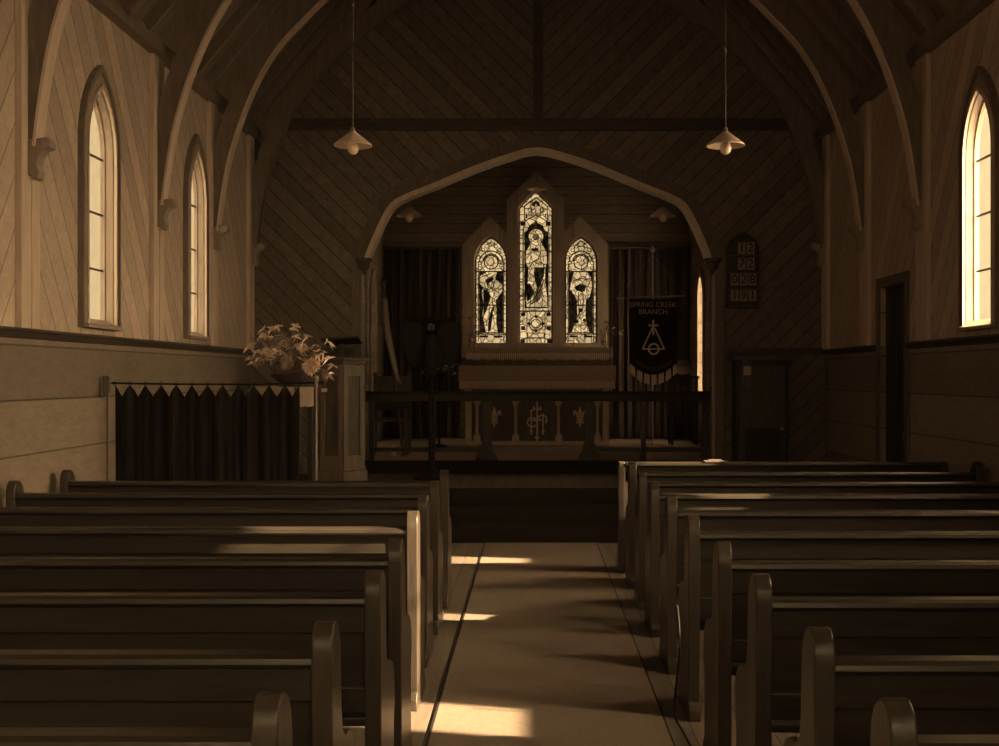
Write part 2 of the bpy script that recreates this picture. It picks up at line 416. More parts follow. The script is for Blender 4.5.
# vestry door, right wall
d = sroot('door_1')
b = MB()
b.box(W-0.025, W, 11.02, 11.12, 0, 2.47); b.box(W-0.025, W, 11.94, 12.04, 0, 2.47); b.box(W-0.025, W, 11.02, 12.04, 2.47, 2.57)
b.build('door_casing', M['oak'], d, bevel=0.004)
b = MB(); b.box(W+0.05, W+0.09, 11.12, 11.94, 0, 2.47)
b.build('door_leaf', M['dark_wood'], d)
b = MB()
for (z0, z1) in ((0.15, 1.0), (1.15, 2.35)):
    for (y0, y1) in ((11.2, 11.5), (11.56, 11.86)): b.box(W+0.04, W+0.052, y0, y1, z0, z1)
b.build('door_panels', M['dark_wood'], d, bevel=0.006)
b = MB(); b.lathe([(0, -.02), (.02, -.018), (.028, 0), (.02, .018), (0, .02)], W+0.02, 11.2, 1.05); b.box(W+0.02, W+0.05, 11.195, 11.205, 1.045, 1.055); b.build('door_knob', M['brass'], d, True)

# west wall, behind the camera, with its lancets
r = sroot('wall_west')
gab = [(-W-TH, -0.1), (W+TH, -0.1), (W+TH, ZP), (0, ZR+0.2), (-W-TH, ZP)]
wh = [lancet(x, .6, 2.0, 3.7, 4.3) for x in (-1.3, 0, 1.3)]
MB().prism(gab, YW-TH, YW, 'XZ', wh).build('boarding', M['wall_low'], r)
for x in (-1.3, 0, 1.3):
    n_win[0] += 1
    rw = sroot('window_%d' % n_win[0])
    MB().prism(lancet(x, .6, 2.0, 3.7, 4.3), YW-0.06, YW-0.055, 'XZ').build('pane', M['glass'], rw)
    MB().prism(lancet(x, .78, 1.9, 3.7, 4.42), YW, YW+0.03, 'XZ', [lancet(x, .6, 2.0, 3.7, 4.3)]).build('casing', M['casing'], rw)
    portal(x-.31, x+.31, YW-.2, YW-.2, 1.98, 4.32, (0, 1, 0))

# roof slopes
for sgn, nm in ((-1, 'ceiling_left'), (1, 'ceiling_right')):
    b = MB(); t = 0.10
    b.prism([(sgn*(W+0.2), ZP-0.2*PITCH), (0, ZR), (0, ZR+t*1.5), (sgn*(W+0.2), ZP-0.2*PITCH+t*1.5)], YW-0.1, YE+0.2, 'XZ')
    o = b.build('ceiling', M['ceiling']); o.name = nm if False else 'ceiling'; tag(o, kind='structure')
# common rafters, each a thing
first = None
ra = math.radians(50)
def rafter_mesh(sgn, w, d):
    b = MB(); nx, nz = -sgn*math.sin(ra), -math.cos(ra)
    x0, z0 = sgn*(W-0.05), ZP+0.05*PITCH; x1, z1 = sgn*0.02, ZR-0.02*PITCH
    b.prism([(x0, z0), (x1, z1), (x1+nx*d*0.1, z1+nz*d), (x0+nx*d, z0+nz*d)], -w/2, w/2, 'XZ'); return b
TR = [7.88, 10.58, 12.42, YE-0.08]
ry = []
y = 6.45
bays = [(5.4, 8.0, 4), (8.0, 10.58, 4), (10.58, 12.42, 3), (12.42, YE, 3)]
for (a_, c_, n_) in bays:
    for k in range(1, n_+1): ry.append(a_ + (c_-a_)*k/(n_+1))
side_word = {-1: 'left', 1: 'right'}
bay_word = ['in front of the nearest arch', 'between the nearest arch and the second', 'between the second arch and the third', 'between the third arch and the chancel wall']
ord_word = ['first', 'second', 'third', 'fourth']
for sgn in (-1, 1):
    proto = None
    for bi, (a_, c_, n_) in enumerate(bays):
        for k in range(1, n_+1):
            yy = a_ + (c_-a_)*k/(n_+1)
            if proto is None:
                proto = rafter_mesh(sgn, 0.055, 0.11).build('common_rafter', M['truss'], bevel=0.004); o = proto
            else:
                o = proto.copy(); C.objects.link(o)
            o.location = (0, yy, 0)
            tag(o, '%s exposed roof rafter, %s slope, %s' % (ord_word[k-1], side_word[sgn], bay_word[bi]), 'rafter', 'exposed rafters of the %s roof slope' % side_word[sgn])

# arch-braced trusses
ARC = [(3.36, 3.10), (3.33, 3.35), (3.27, 3.72), (3.18, 4.06), (3.05, 4.42), (2.90, 4.74), (2.72, 5.02), (2.48, 5.28), (2.2, 5.55), (1.85, 5.83), (1.4, 6.12), (0.9, 6.36), (0.45, 6.52), (0, 6.6)]
def smooth_line(P, n=4):
    out = []
    for i in range(len(P)-1):
        p0 = Vector(P[max(i-1, 0)]); p1 = Vector(P[i]); p2 = Vector(P[i+1]); p3 = Vector(P[min(i+2, len(P)-1)])
        for k in range(n):
            t = k/n
            out.append(0.5*((2*p1)+(p2-p0)*t+(2*p0-5*p1+4*p2-p3)*t*t+(3*p1-p0-3*p2+p3)*t**3))
    out.append(Vector(P[-1])); return out
truss_lab = ['arch-braced roof truss nearest the camera, its feet beside the near windows',
             'second arch-braced roof truss, between the two left-hand windows',
             'third arch-braced roof truss, landing left of the pulpit just past the farther left window',
             'arch-braced roof truss set hard against the chancel wall']
truss_proto = None
def corbel_mesh(sgn):
    b = MB()
    # carved hook profile hanging below the brace foot
    pr = [(0, 0.0), (0.20, 0.02), (0.225, -0.015), (0.22, -0.045), (0.16, -0.06), (0.115, -0.10), (0.10, -0.15), (0.12, -0.195), (0.105, -0.235), (0.07, -0.245), (0.04, -0.21), (0, -0.23)]
    b.prism([(sgn*(W-0.03-u*.72), 3.14+v*1.05) for u, v in pr], -0.055, 0.055, 'XZ'); return b
for ti, ty in enumerate(TR):
    if truss_proto is None:
        t = thing('roof_truss', truss_lab[ti], 'roof truss', (0, ty, 0), 'arch-braced trusses down the nave'); truss_proto = t
        for sgn in (-1, 1):
            b = MB(); b.box(*sorted((sgn*W, sgn*(W-0.045))), -0.145, 0.145, ZD+0.03, ZP-0.09)
            b.box(*sorted((sgn*(W-.045), sgn*(W-0.052))), -0.004, 0.004, ZD+0.03, 3.0)
            b.build('wall_post', M['post'], t, bevel=0.004)
            corbel_mesh(sgn).build('corbel', M['casing'], t, bevel=0.006)
            line = smooth_line([(x-.035*min(1, x), z) for x, z in ARC])
            inner = [(sgn*p.x, p.y) for p in line]
            outer = []
            for i, p in enumerate(line):
                tt = (line[min(i+1, len(line)-1)]-line[max(i-1, 0)]).normalized()
                nrm = Vector((tt.y, -tt.x)); dep = 0.17
                q = p + Vector((abs(nrm.x), abs(nrm.y)))*dep
                q.x = min(q.x, W-0.01) if q.y < ZP else q.x
                if i == len(line)-1: q.x = 0
                outer.append((sgn*q.x, q.y))
            MB().prism(inner + outer[::-1], -0.05, 0.05, 'XZ').build('arch_brace', M['truss'], t)
            b = MB()   # moulded soffit strip, window light on the underside put into its paler colour
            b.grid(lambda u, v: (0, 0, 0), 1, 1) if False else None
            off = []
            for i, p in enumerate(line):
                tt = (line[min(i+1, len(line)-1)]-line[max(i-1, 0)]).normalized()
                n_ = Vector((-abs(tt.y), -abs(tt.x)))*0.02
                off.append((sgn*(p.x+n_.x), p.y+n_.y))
            MB().prism(inner + off[::-1], -0.065, 0.065, 'XZ').build('soffit_moulding', M['truss_lit'], t)
            b = rafter_mesh(sgn, 0.11, 0.2); b.build('principal_rafter', M['truss'], t)
            for (xa, za, xb, zb) in ((2.62, 5.2, 2.35, 5.65), (1.6, 6.05, 1.35, 6.75), (3.05, 4.6, 2.98, 4.9)):
                b = MB(); dx, dz = xb-xa, zb-za; l = math.hypot(dx, dz); px, pz = -dz/l*0.05, dx/l*0.05
                b.prism([(sgn*(xa+px), za+pz), (sgn*(xa-px), za-pz), (sgn*(xb-px), zb-pz), (sgn*(xb+px), zb+pz)], -0.035, 0.035, 'XZ'); b.build('strut', M['truss'], t)
        b = MB(); b.box(-1.55, 1.55, -0.05, 0.05, 6.6, 6.78); b.build('collar_tie', M['truss'], t)
    else:
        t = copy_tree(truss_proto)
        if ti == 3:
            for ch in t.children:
                if ch.name.startswith('soffit'): ch.data = ch.data.copy(); ch.data.materials[0] = M['truss']  # last soffit keeps the plain truss tone, no light painted in
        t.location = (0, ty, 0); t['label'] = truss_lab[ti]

# east wall of the nave with the chancel arch
arch_px = [(-2.03, 2.95), (-1.99, 3.08), (-1.93, 3.22), (-1.85, 3.40), (-1.72, 3.62), (-1.53, 3.73), (-1.25, 3.84), (-0.75, 4.05), (-0.35, 4.19), (-0.02, 4.27)]
arch_l = [(-2.06, 0.3)] + arch_px
arch = arch_l + [(-x, z) for x, z in reversed(arch_px[:-1])] + [(2.06, 0.3)]
r = sroot('wall_east')
outer = [(-W-TH, -0.1), (W+TH, -0.1), (W+TH, ZP), (0, ZR+0.2), (-W-TH, ZP)]
# wall with an opening cut as a hole (sill at z 0.3, hidden by the platform)
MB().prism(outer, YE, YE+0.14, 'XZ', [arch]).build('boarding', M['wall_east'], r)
b = MB(); b.box(-0.06, 0.06, YE-0.03, YE, 4.64, ZR-0.3); tag(b.build('trim_6', M['trim_dark']), kind='structure')
b = MB(); b.box(-2.95, 2.95, YE-0.05, YE, 4.50, 4.64); tag(b.build('trim_7', M['trim_dark']), kind='structure')
for nm, x0, x1 in (('trim_8', -3.4, -2.18), ('trim_9', 2.18, 3.4)):
    b = MB(); b.box(x0, x1, YE-0.05, YE, ZD-0.02, ZD+0.05); tag(b.build(nm, M['trim_dark']), kind='structure')
# arch mouldings
def arch_band(pts, d0, d1):
    a_, o_ = [], []
    for i, p in enumerate(pts):
        q0 = Vector(pts[max(i-1, 0)]); q1 = Vector(pts[min(i+1, len(pts)-1)]); t = (q1-q0).normalized(); n = Vector((-t.y, t.x))
        a_.append((p[0]+n.x*d0, p[1]+n.y*d0)); o_.append((p[0]+n.x*d1, p[1]+n.y*d1))
    return a_ + o_[::-1]
full = [Vector(p) for p in arch_px] + [Vector((-x, z)) for x, z in reversed(arch_px[:-1])]
fine = [tuple(v) for v in smooth_line([tuple(v) for v in full], 3)]
tr = sroot('trim_10')
MB().prism(arch_band(fine, -0.028, 0.03), YE-0.05, YE+0.19, 'XZ').build('bright_bead', M['post'], tr)
MB().prism(arch_band(fine, 0.035, 0.17), YE-0.03, YE, 'XZ').build('arch_casing', M['altar_panel'], tr)
for sgn in (-1, 1):
    b = MB(); b.box(*sorted((sgn*2.06, sgn*2.20)), YE-0.03, YE, 0.45, 2.95); b.build('jamb_casing', M['oak'], tr, bevel=0.004)
    b = MB(); b.box(*sorted((sgn*2.05, sgn*2.09)), YE-0.045, YE+0.16, 0.45, 2.95); b.build('jamb_bead', M['casing'], tr, bevel=0.006)
    b = MB(); b.lathe([(0, -.16), (.03, -.13), (.035, -.09), (.07, -.05), (.075, 0), (.1, .02), (.1, .06), (0, .06)], sgn*2.06, YE-0.02, 2.93); b.build('capital', M['oak_dark'], tr, True)

# chancel
XC = 2.45; YC = 19.3; ZC = 4.2
chw = (17.85, .5, 1.38, 2.75, 3.08)
for sgn, nm in ((-1, 'wall_chancel_left'), (1, 'wall_chancel_right')):
    c, w, a0, a1, a2 = chw
    hole = lancet(c, w, a0, a1, a2)
    MB().prism([(YE+0.14, 0.3), (YC+.1, 0.3), (YC+.1, ZC+.1), (YE+0.14, ZC+.1)], sgn*XC, sgn*(XC+TH), 'YZ', [hole]).build('wall', M['wall_chancel']).name = nm
    bpy.data.objects[nm]['kind'] = 'structure'
    n_win[0] += 1
    rw = sroot('window_%d' % n_win[0])
    MB().prism(hole, sgn*(XC+.06), sgn*(XC+.064), 'YZ').build('pane', M['glass_frost'], rw)
    MB().prism(lancet(c, w+.16, a0-.03, a1, a2+.12), sgn*XC, sgn*(XC-.03), 'YZ', [hole]).build('casing', M['casing'], rw)
    b = MB()
    for z in (1.9, 2.4): b.box(*sorted((sgn*(XC+.05), sgn*(XC+.07))), c-w/2, c+w/2, z-.008, z+.008)
    b.build('glazing_bars', M['lead_bar'], rw)
    portal(sgn*(XC+.2), sgn*(XC+.2), c-w/2, c+w/2, a0, a2, (-sgn, 0, 0))
b = MB()
for sgn in (-1, 1):
    b.prism([(sgn*(XC+.2), ZC-.2), (0, ZC+XC), (0, ZC+XC+.15), (sgn*(XC+.2), ZC-.05)], YE+.14, YC+.2, 'XZ')
tag(b.build('ceiling', M['ceiling']), kind='structure')

def wx(px): return (px-533)/62.2 + CX          # east-wall measures of the photograph in metres
def wz(py): return 1.6 - (py-376)/62.2
CW = dict(c=-0.015, w=0.53, z0=2.13, zs=4.30, za=4.58)
LW = dict(c=-0.735, w=0.50, z0=2.13, zs=3.48, za=3.84)
RW = dict(c=0.71, w=0.51, z0=2.13, zs=3.48, za=3.84)
def L3(d, g=0, st=0.92): return lancet(d['c'], d['w']+g, d['z0'], d['zs'], d['za']+g*0.7, 8, st if d is CW else 0.2)
MB().prism([(-XC-.1, .3), (XC+.1, .3), (XC+.1, ZC+.1), (0, ZC+XC+.2), (-XC-.1, ZC+.1)], YC, YC+TH, 'XZ', [L3(CW), L3(LW), L3(RW)]).build('wall_chancel_east', M['wall_chancel'])['kind'] = 'structure'
# boarded surround with stepped gables
tr = sroot('trim_11')
sur = [(wx(462), 2.06), (wx(609), 2.06), (wx(609), wz(246)), (wx(580), wz(217)), (wx(564), wz(233)), (wx(564), wz(200)), (wx(536), wz(172)),
       (wx(507), wz(200)), (wx(507), wz(234)), (wx(490), wz(217)), (wx(462), wz(246))]
MB().prism(sur, YC-0.09, YC, 'XZ', [L3(CW, .03), L3(LW, .03), L3(RW, .03)]).build('surround_boards', M['surround'], tr)
b = MB(); b.prism([(YC-.09, 2.06), (YC-.30, 1.92), (YC-.30, 1.88), (YC-.09, 1.88)], wx(462), wx(609), 'YZ'); b.build('sloping_sill', M['oak'], tr)

# ---- stained glass
YG = YC+0.05
def poly_c(cx, cy, r, n=20, a0=0, a1=2*PI, sy=1.0):
    m = n if abs(a1-a0-2*PI) < 1e-6 else n+1
    return [(cx+r*math.cos(a0+(a1-a0)*i/n), cy-sy*r*math.sin(a0+(a1-a0)*i/n)) for i in range(m)]
class SG:
    """pieces of one stained window given in the photograph's scale, set in its lancet"""
    def __init__(s, name, d):
        n_win[0] += 1
        s.r = sroot('window_%d' % n_win[0]); s.base = MB(); s.dark = MB(); s.mid = MB(); s.lead = MB(); s.d = d; s.k = 0
        s.base.prism(L3(d), YG, YG+.003, 'XZ')
    def cv(s, pts): return [(wx(x), wz(y)) for x, y in pts]
    def D(s, pts, holes=()): s.k += 1; s.dark.prism(s.cv(pts), YG-.004-.0004*s.k, YG-.003-.0004*s.k, 'XZ', [s.cv(h) for h in holes])
    def Mi(s, pts, holes=()): s.k += 1; s.mid.prism(s.cv(pts), YG-.004-.0004*s.k, YG-.003-.0004*s.k, 'XZ', [s.cv(h) for h in holes])
    def ring(s, cx, cy, r0, r1, mode='D', n=22):
        getattr(s, mode)(poly_c(cx, cy, r1, n), [poly_c(cx, cy, r0, n)])
    def line(s, pts, w=.8):
        q = [Vector(p) for p in pts]
        for a_, c_ in zip(q[:-1], q[1:]):
            if (c_-a_).length < 1e-4: continue
            t = (c_-a_).normalized(); n = Vector((-t.y, t.x))*w/2
            s.lead.prism(s.cv([a_+n, c_+n, c_-n, a_-n]), YG-.03, YG-.02, 'XZ')
    def rect(s, x0, x1, y0, y1, mode='D'): getattr(s, mode)([(x0, y0), (x1, y0), (x1, y1), (x0, y1)])
    def done(s):
        s.base.build('clear_glass', M['glass_light'], s.r); s.dark.build('deep_glass', M['glass_dark'], s.r)
        s.mid.build('toned_glass', M['glass_mid'], s.r); s.lead.build('leading', M['lead'], s.r)
        d = s.d
        MB().prism(L3(d, .0), YG+.01, YG+.03, 'XZ', [L3(d, -.03)]).build('frame', M['lead_bar'], s.r)
        portal(d['c']-d['w']/2, d['c']+d['w']/2, YC+.3, YC+.3, d['z0'], d['za'], (0, -1, 0))
# centre light: robed figure under a canopy
g = SG('centre', CW)
halo = poly_c(536, 236, 7.2, 20, -0.9, PI+0.9)
fig = [(531.5, 242.5), (529, 246), (526.5, 250), (525.5, 257), (526, 263), (528.5, 268), (528, 278), (526.5, 290), (526, 300), (526.5, 306.5), (548.5, 306.5), (547, 298), (545.5, 288), (544.8, 276), (545.5, 268), (547, 262), (546.8, 255), (545, 249), (541.5, 245), (540.4, 242.0)]
figure = halo + fig
figure = poly_c(536, 236, 7.2, 18, -0.85, PI+0.85) + [(529, 246.5), (526.2, 251), (525.6, 262), (528.5, 268), (528, 280), (526, 300), (526.8, 306.6), (547.5, 306.6), (546.8, 295), (545, 280), (545.2, 268), (547, 262), (546.5, 252), (543.5, 246.5)]
niche = [(524.4, 308), (524.4, 232), (527.5, 229.5), (529, 225.5), (531.5, 223.5), (534, 222.6), (535.9, 219.8), (537.8, 222.6), (540.5, 223.5), (543, 225.5), (544.6, 229.5), (547.9, 232), (547.9, 308)]
g.D(niche, [figure])
g.ring(536, 236, 5.6, 6.1, 'D'); g.Mi(poly_c(536, 236.8, 3.4), [])
g.D([(531, 248), (538, 247.5), (538.5, 250.5), (531.5, 251)])
g.D([(534.6, 267), (545, 267), (544, 276), (541, 284), (538, 289), (535, 281), (533.6, 273)])
g.D([(526.5, 284), (530, 283), (534.5, 292), (530.5, 299), (526.8, 301)])
g.Mi([(534, 292), (542, 283), (543.5, 285), (540, 300), (528, 306), (533, 301)])
g.line([(527, 304), (534, 299), (540, 290), (543.8, 279)], .9); g.line([(528.5, 268), (533, 262), (538, 259), (541, 251)], .8)
g.line([(545.2, 268), (541.5, 262), (536, 264)], .8); g.line([(538, 280), (537, 300)], .6); g.line([(541.5, 292), (542.5, 306)], .6); g.line([(531, 295), (530, 305)], .6)
g.line([(519.8, 267.3), (525.5, 267.3)], .8); g.line([(546.5, 267.3), (552, 267.3)], .8)
for x in (522.3, 549.8):
    g.line([(x, 232), (x, 311)], .5)
for x in (523.6, 548.3): g.line([(x, 226), (x, 312)], .9)
for x0 in (520.5, 545.8): g.rect(x0, x0+5, 221, 225.4)
for y_ in (237, 250, 281, 295):
    for x0 in (520, 548.8): g.rect(x0, x0+3, y_, y_+1.6, 'Mi')
# canopy
g.line([(524.6, 221), (524.6, 206), (536, 197), (547.3, 206), (547.3, 221)], 1.0)
g.line([(524.6, 221), (530, 218), (536, 214.5), (542, 218), (547.3, 221)], 1.0)
g.line([(531.3, 216), (531.3, 207)], .7); g.line([(540.6, 216), (540.6, 207)], .7); g.line([(536, 213), (536, 203)], .5)
g.ring(530, 209.5, 1.6, 2.4); g.ring(541.8, 209.5, 1.6, 2.4)
g.D([(531, 205), (536, 199.5), (541, 205), (537.6, 206), (536, 202.5), (534.4, 206)])
g.D([(526, 212), (527.6, 216), (526, 219)]); g.D([(546, 212), (544.4, 216), (546, 219)])
for (xa, ya, xb, yb) in ((519.6, 207, 524.6, 206), (552.2, 207, 547.3, 206)): g.line([(xa, ya), (xb, yb)], .7)
# base
g.line([(519.5, 311), (552.2, 311)], 1.4)
g.line([(527, 311), (527, 343)], .8); g.line([(545, 311), (545, 343)], .8)
for (x0, y0) in ((521, 312), (546.5, 312), (521, 326), (546.8, 326), (520.5, 339), (547, 339)): g.rect(x0, x0+4.3, y0, y0+4)
g.ring(536, 323.5, 4.0, 5.0); g.ring(536, 323.5, 6.6, 7.4)
for a_ in range(4):
    x_, y_ = 536+7*math.cos(a_*PI/2), 323.5+7*math.sin(a_*PI/2); g.D(poly_c(x_, y_, 1.7, 8))
g.line([(527.5, 333), (544.5, 333), (544.5, 337.4), (527.5, 337.4), (527.5, 333)], .8)
g.line([(536, 339), (536, 343)], .5); g.line([(522, 338.6), (550, 338.6)], .6)
rn = random.Random(4)
for k in range(16):
    x_ = rn.uniform(528, 545); y_ = rn.uniform(250, 303); g.line([(x_, y_), (x_+rn.uniform(-2.5, 2.5), y_+rn.uniform(3, 9))], .6)
g.done()
def side_light(d, cx, flip):
    g = SG('side', d); f = -1 if flip else 1
    X = lambda x: cx + f*x
    P = lambda L: [(X(x), y_) for x, y_ in L]
    for y_ in (271.3, 305): g.line([(cx-15.6, y_), (cx+15.6, y_)], 1.2)
    g.line([(cx-15, 334), (cx+15, 334)], 1.2)
    for s_ in (-1, 1):
        g.line([(cx+s_*12.8, 262), (cx+s_*12.8, 342)], .9); g.line([(cx+s_*15.2, 256), (cx+s_*15.2, 342)], 1.0)
    # head tracery
    g.ring(cx, 262, 6.3, 7.5); g.ring(cx, 262, 3.2, 3.7, 'Mi')
    g.D([(cx+math.cos(a)*12.2, 262-math.sin(a)*12.0) for a in [PI*i/14 for i in range(15)]] + [(cx-math.cos(a)*11.0, 262-math.sin(a)*10.8) for a in [PI*i/14 for i in range(15)]])
    g.D([(cx+math.cos(a)*9.0, 262-math.sin(a)*8.9) for a in [.1+2.94*i/14 for i in range(15)]] + [(cx-math.cos(a)*7.6, 262-math.sin(a)*7.6) for a in [.1+2.94*i/14 for i in range(15)]])
    for (x_, y_) in ((-11.5, 268), (11.5, 268), (-13.2, 257), (13.2, 257), (-8.2, 249.5), (8.2, 249.5), (-4.5, 246), (4.5, 246), (-11.2, 262.4), (11.2, 262.4)):
        g.ring(cx+x_, y_, 1.5, 2.3, 'D', 8)
    g.ring(cx, 243.8, 2.0, 2.7, 'D', 8)
    g.D([(cx-3, 241), (cx-4.6, 244), (cx-2.6, 244)]); g.D([(cx+3, 241), (cx+4.6, 244), (cx+2.6, 244)])
    # figure silhouette cut out of deep glass
    if not flip:
        body = [(-4.5, 271.8), (-11, 276), (-11.5, 283), (-8, 287), (-9.5, 293), (-7.5, 303), (-8.5, 316), (-6.5, 325), (-5, 332), (6.5, 332), (5, 322), (5.5, 310), (4.5, 300), (7.5, 296), (11, 291), (11.3, 285), (7.5, 281), (4, 280), (5.5, 271.8)]
    else:
        body = [(6, 271.8), (10, 277), (11, 287), (9, 296), (5, 300), (4.5, 316), (6, 325), (8.5, 332), (-9, 332), (-6, 324), (-3.5, 316), (-4, 300), (-6, 295), (-11, 290), (-9.5, 280), (-6.5, 271.8)]
        body = [(-x, y_) for x, y_ in body][::-1]
    g.D([(cx-12.2, 271.6), (cx+12.2, 271.6), (cx+12.2, 333), (cx-12.2, 333)], [P(body)])
    rn = random.Random(int(cx))
    for k in range(11):
        x_ = cx+rn.choice((-1, 1))*rn.uniform(8.5, 11.5); y_ = rn.uniform(275, 330)
        g.lead.prism(g.cv(poly_c(x_, y_, rn.uniform(.5, 1.1), 6)), YG-.03, YG-.02, 'XZ')
    for k in range(12):
        x_ = cx+rn.uniform(-6, 6); y_ = rn.uniform(276, 326); g.line([(x_, y_), (x_+rn.uniform(-3, 3), y_+rn.uniform(3, 8))], .6)
    if not flip:
        g.D(P([(-7.5, 304), (-8, 318), (-5.5, 312), (-2, 302), (0, 296), (-4, 290), (-8, 289)]))
        g.D(P([(-3, 322), (0, 310), (3, 303), (1.5, 316), (-.5, 331), (-3.2, 331)]))
        g.D(P([(-6, 279.5), (1.5, 276.5), (3, 279), (-2, 283), (-3.5, 287)]))
        g.line(P([(-8, 287), (-3, 290), (2, 287), (4, 280)]), .9); g.line(P([(4, 292), (1, 300), (3, 311)]), .8); g.line(P([(-9, 276), (-4, 275), (0, 273)]), .7)
        g.line(P([(-2.5, 284), (1.5, 290), (7.5, 292)]), .7)
    else:
        g.D(P([(-5, 286), (1, 284), (6, 286), (5, 290), (-1, 292), (-4, 291)]))
        g.D(P([(-9, 292), (-3.6, 298), (-3.4, 318), (-8.5, 326), (-9, 306)])) if False else None
        g.line(P([(-8, 280), (0, 278), (8, 281)]), .9); g.line(P([(-7, 287), (0, 283.5), (7, 288)]), .8)
        g.line(P([(-2, 292), (-2.5, 303), (-1, 313)]), .8); g.line(P([(2.5, 292), (2, 318)]), .8)
        g.D(poly_c(X(0), 310, 2.0, 10)); g.D(poly_c(X(-3.5), 320, 1.8, 8)); g.D(poly_c(X(4), 321.5, 2.0, 8)); g.line(P([(-7, 325), (7, 325)]), .9)
        g.line(P([(0, 326), (0, 332)]), .8)
    # small quarries of light glass down the edge of the ground
    g.line([(cx-12.5, 290), (cx-8, 294)], .8); g.line([(cx+12.5, 320), (cx+8, 316)], .8)
    g.D([(cx-11.5, 335.2), (cx-3, 335.2), (cx-3, 337.4), (cx-11.5, 337.4)]); g.D([(cx+3, 335.2), (cx+11.5, 335.2), (cx+11.5, 337.4), (cx+3, 337.4)])
    g.done()
side_light(LW, 491, False)
side_light(RW, 581, True)

# platform and steps
def stage(nm, x0, x1, y0, y1, z0, z1, mat):
    b = MB(); b.box(x0, x1, y0, y1, z0, z1, 0.01); return tag(b.build(nm, mat), kind='structure')
stage('floor', -W, 2.3, 11.5, 11.86, -.1, .15, M['step_carpet']); stage('floor', -W, 2.3, 11.85, 12.21, -.1, .30, M['step_carpet'])
stage('floor', -W, 2.3, 12.2, 12.32, -.1, .45, M['step_carpet']); stage('floor', -W, 2.3, 12.32, 14.15, -.1, .45, M['choir_floor'])
stage('floor', 2.3, W, 11.5, 14.2, -.2, 0, M['floor'])
stage('floor', -2.07, 2.07, 14.1, 14.24, -.1, .60, M['step_carpet'])
stage('floor', -2.07, 2.07, 14.24, 14.36, -.1, .60, M['sanct_floor'])
stage('floor', -XC, XC, 14.36, YC, .1, .60, M['sanct_floor'])

# ================================================================ PEWS
def bench_end_mesh(x, th=0.055):
    """side profile (y from the back edge, z)"""
    pr = [(-0.02, 0), (-0.02, 0.05), (0.015, 0.08), (0.01, 0.5), (0.0, 0.86), (0.003, 0.895), (0.014, 0.922), (0.032, 0.94), (0.055, 0.949), (0.08, 0.947), (0.104, 0.936), (0.126, 0.916), (0.142, 0.888), (0.15, 0.85),
          (0.16, 0.70), (0.18, 0.63), (0.23, 0.60), (0.30, 0.595), (0.36, 0.57), (0.40, 0.52), (0.41, 0.44), (0.38, 0.36), (0.39, 0.08), (0.43, 0.05), (0.43, 0)]
    return MB().prism(pr, x-th/2, x+th/2, 'YZ')
def make_pew(sgn, length):
    """x = 0 is the aisle end, the pew runs to sgn*length; y = 0 is the back edge of the ends"""
    t = thing('church_pew', 'x', 'pew')
    for x in (0, sgn*length):
        o = bench_end_mesh(x).build('bench_end', M['pew_end'], t, True)
        m = o.modifiers.new('chamfer', 'BEVEL'); m.width = 0.015; m.segments = 3; m.limit_method = 'ANGLE'; m.angle_limit = math.radians(50); m.harden_normals = False
    a, c = sorted((sgn*0.026, sgn*(length-0.026)))
    cap = [(0.025, 0.832), (0.012, 0.838), (0.004, 0.848), (0.008, 0.862), (0.022, 0.871), (0.08, 0.871), (0.09, 0.862), (0.09, 0.84), (0.08, 0.832)]
    MB().prism(cap, a, c, 'YZ').build('cap_rail', M['pew'], t)
    b = MB(); b.prism([(0.030, 0.745), (0.030, 0.832), (0.062, 0.832), (0.068, 0.745)], a, c, 'YZ'); b.build('upper_back_board', M['pew'], t, bevel=0.003)
    b = MB(); b.prism([(0.052, 0.56), (0.046, 0.752), (0.062, 0.752), (0.075, 0.56)], a, c, 'YZ'); b.build('back_panel', M['pew'], t)
    b = MB(); b.prism([(0.032, 0.475), (0.032, 0.562), (0.062, 0.562), (0.070, 0.475)], a, c, 'YZ'); b.build('lower_back_rail', M['pew'], t, bevel=0.003)
    b = MB(); b.box(a, c, 0.06, 0.40, 0.425, 0.455); b.build('seat', M['pew'], t, bevel=0.005)
    b = MB(); b.box(a, c, 0.33, 0.355, 0.35, 0.425); b.build('seat_apron', M['pew'], t)
    for k in (0.35, 0.68):
        b = MB(); b.box(*sorted((sgn*(length*k-.02), sgn*(length*k+.02))), 0.06, 0.36, 0, 0.425); b.build('seat_support', M['pew'], t)
    return t
LP = [(-.60, 2.41), (-.61, 3.12), (-.59, 3.96), (-.61, 4.76), (-.64, 5.74), (-.67, 6.60), (-.675, 7.42), (-.675, 8.27)]
RP = [(.672, 2.36), (.683, 3.05), (.69, 3.89), (.69, 4.68), (.69, 5.57), (.69, 6.45), (.69, 7.36), (.695, 8.21), (.695, 9.05)]
rows_from_front = ['front', 'second', 'third', 'fourth', 'fifth', 'sixth', 'seventh', 'eighth', 'ninth']
extra_l = {0: 'its top cap just inside the bottom edge', 2: 'its aisle end dark and rounded', 3: 'sunlight striking its cap rail by the aisle', 4: 'its aisle end glaring white in sunlight',
           1: 'its aisle end catching light', 7: 'standing before the black curtain screen', 6: 'its wall end showing below the curtain screen', 5: 'just beyond the sunlit white bench end'}
pl = make_pew(-1, 2.62); pr_ = make_pew(1, 2.62)
for i, (x, y) in enumerate(LP):
    o = pl if i == 0 else copy_tree(pl)
    o.location = (x, y, 0)
    tag(o, 'left-hand pew, %s, %s' % ('nearest the camera' if i == 0 else rows_from_front[len(LP)-1-i]+' from front', extra_l[i]), 'pew', 'pews on the left of the aisle')
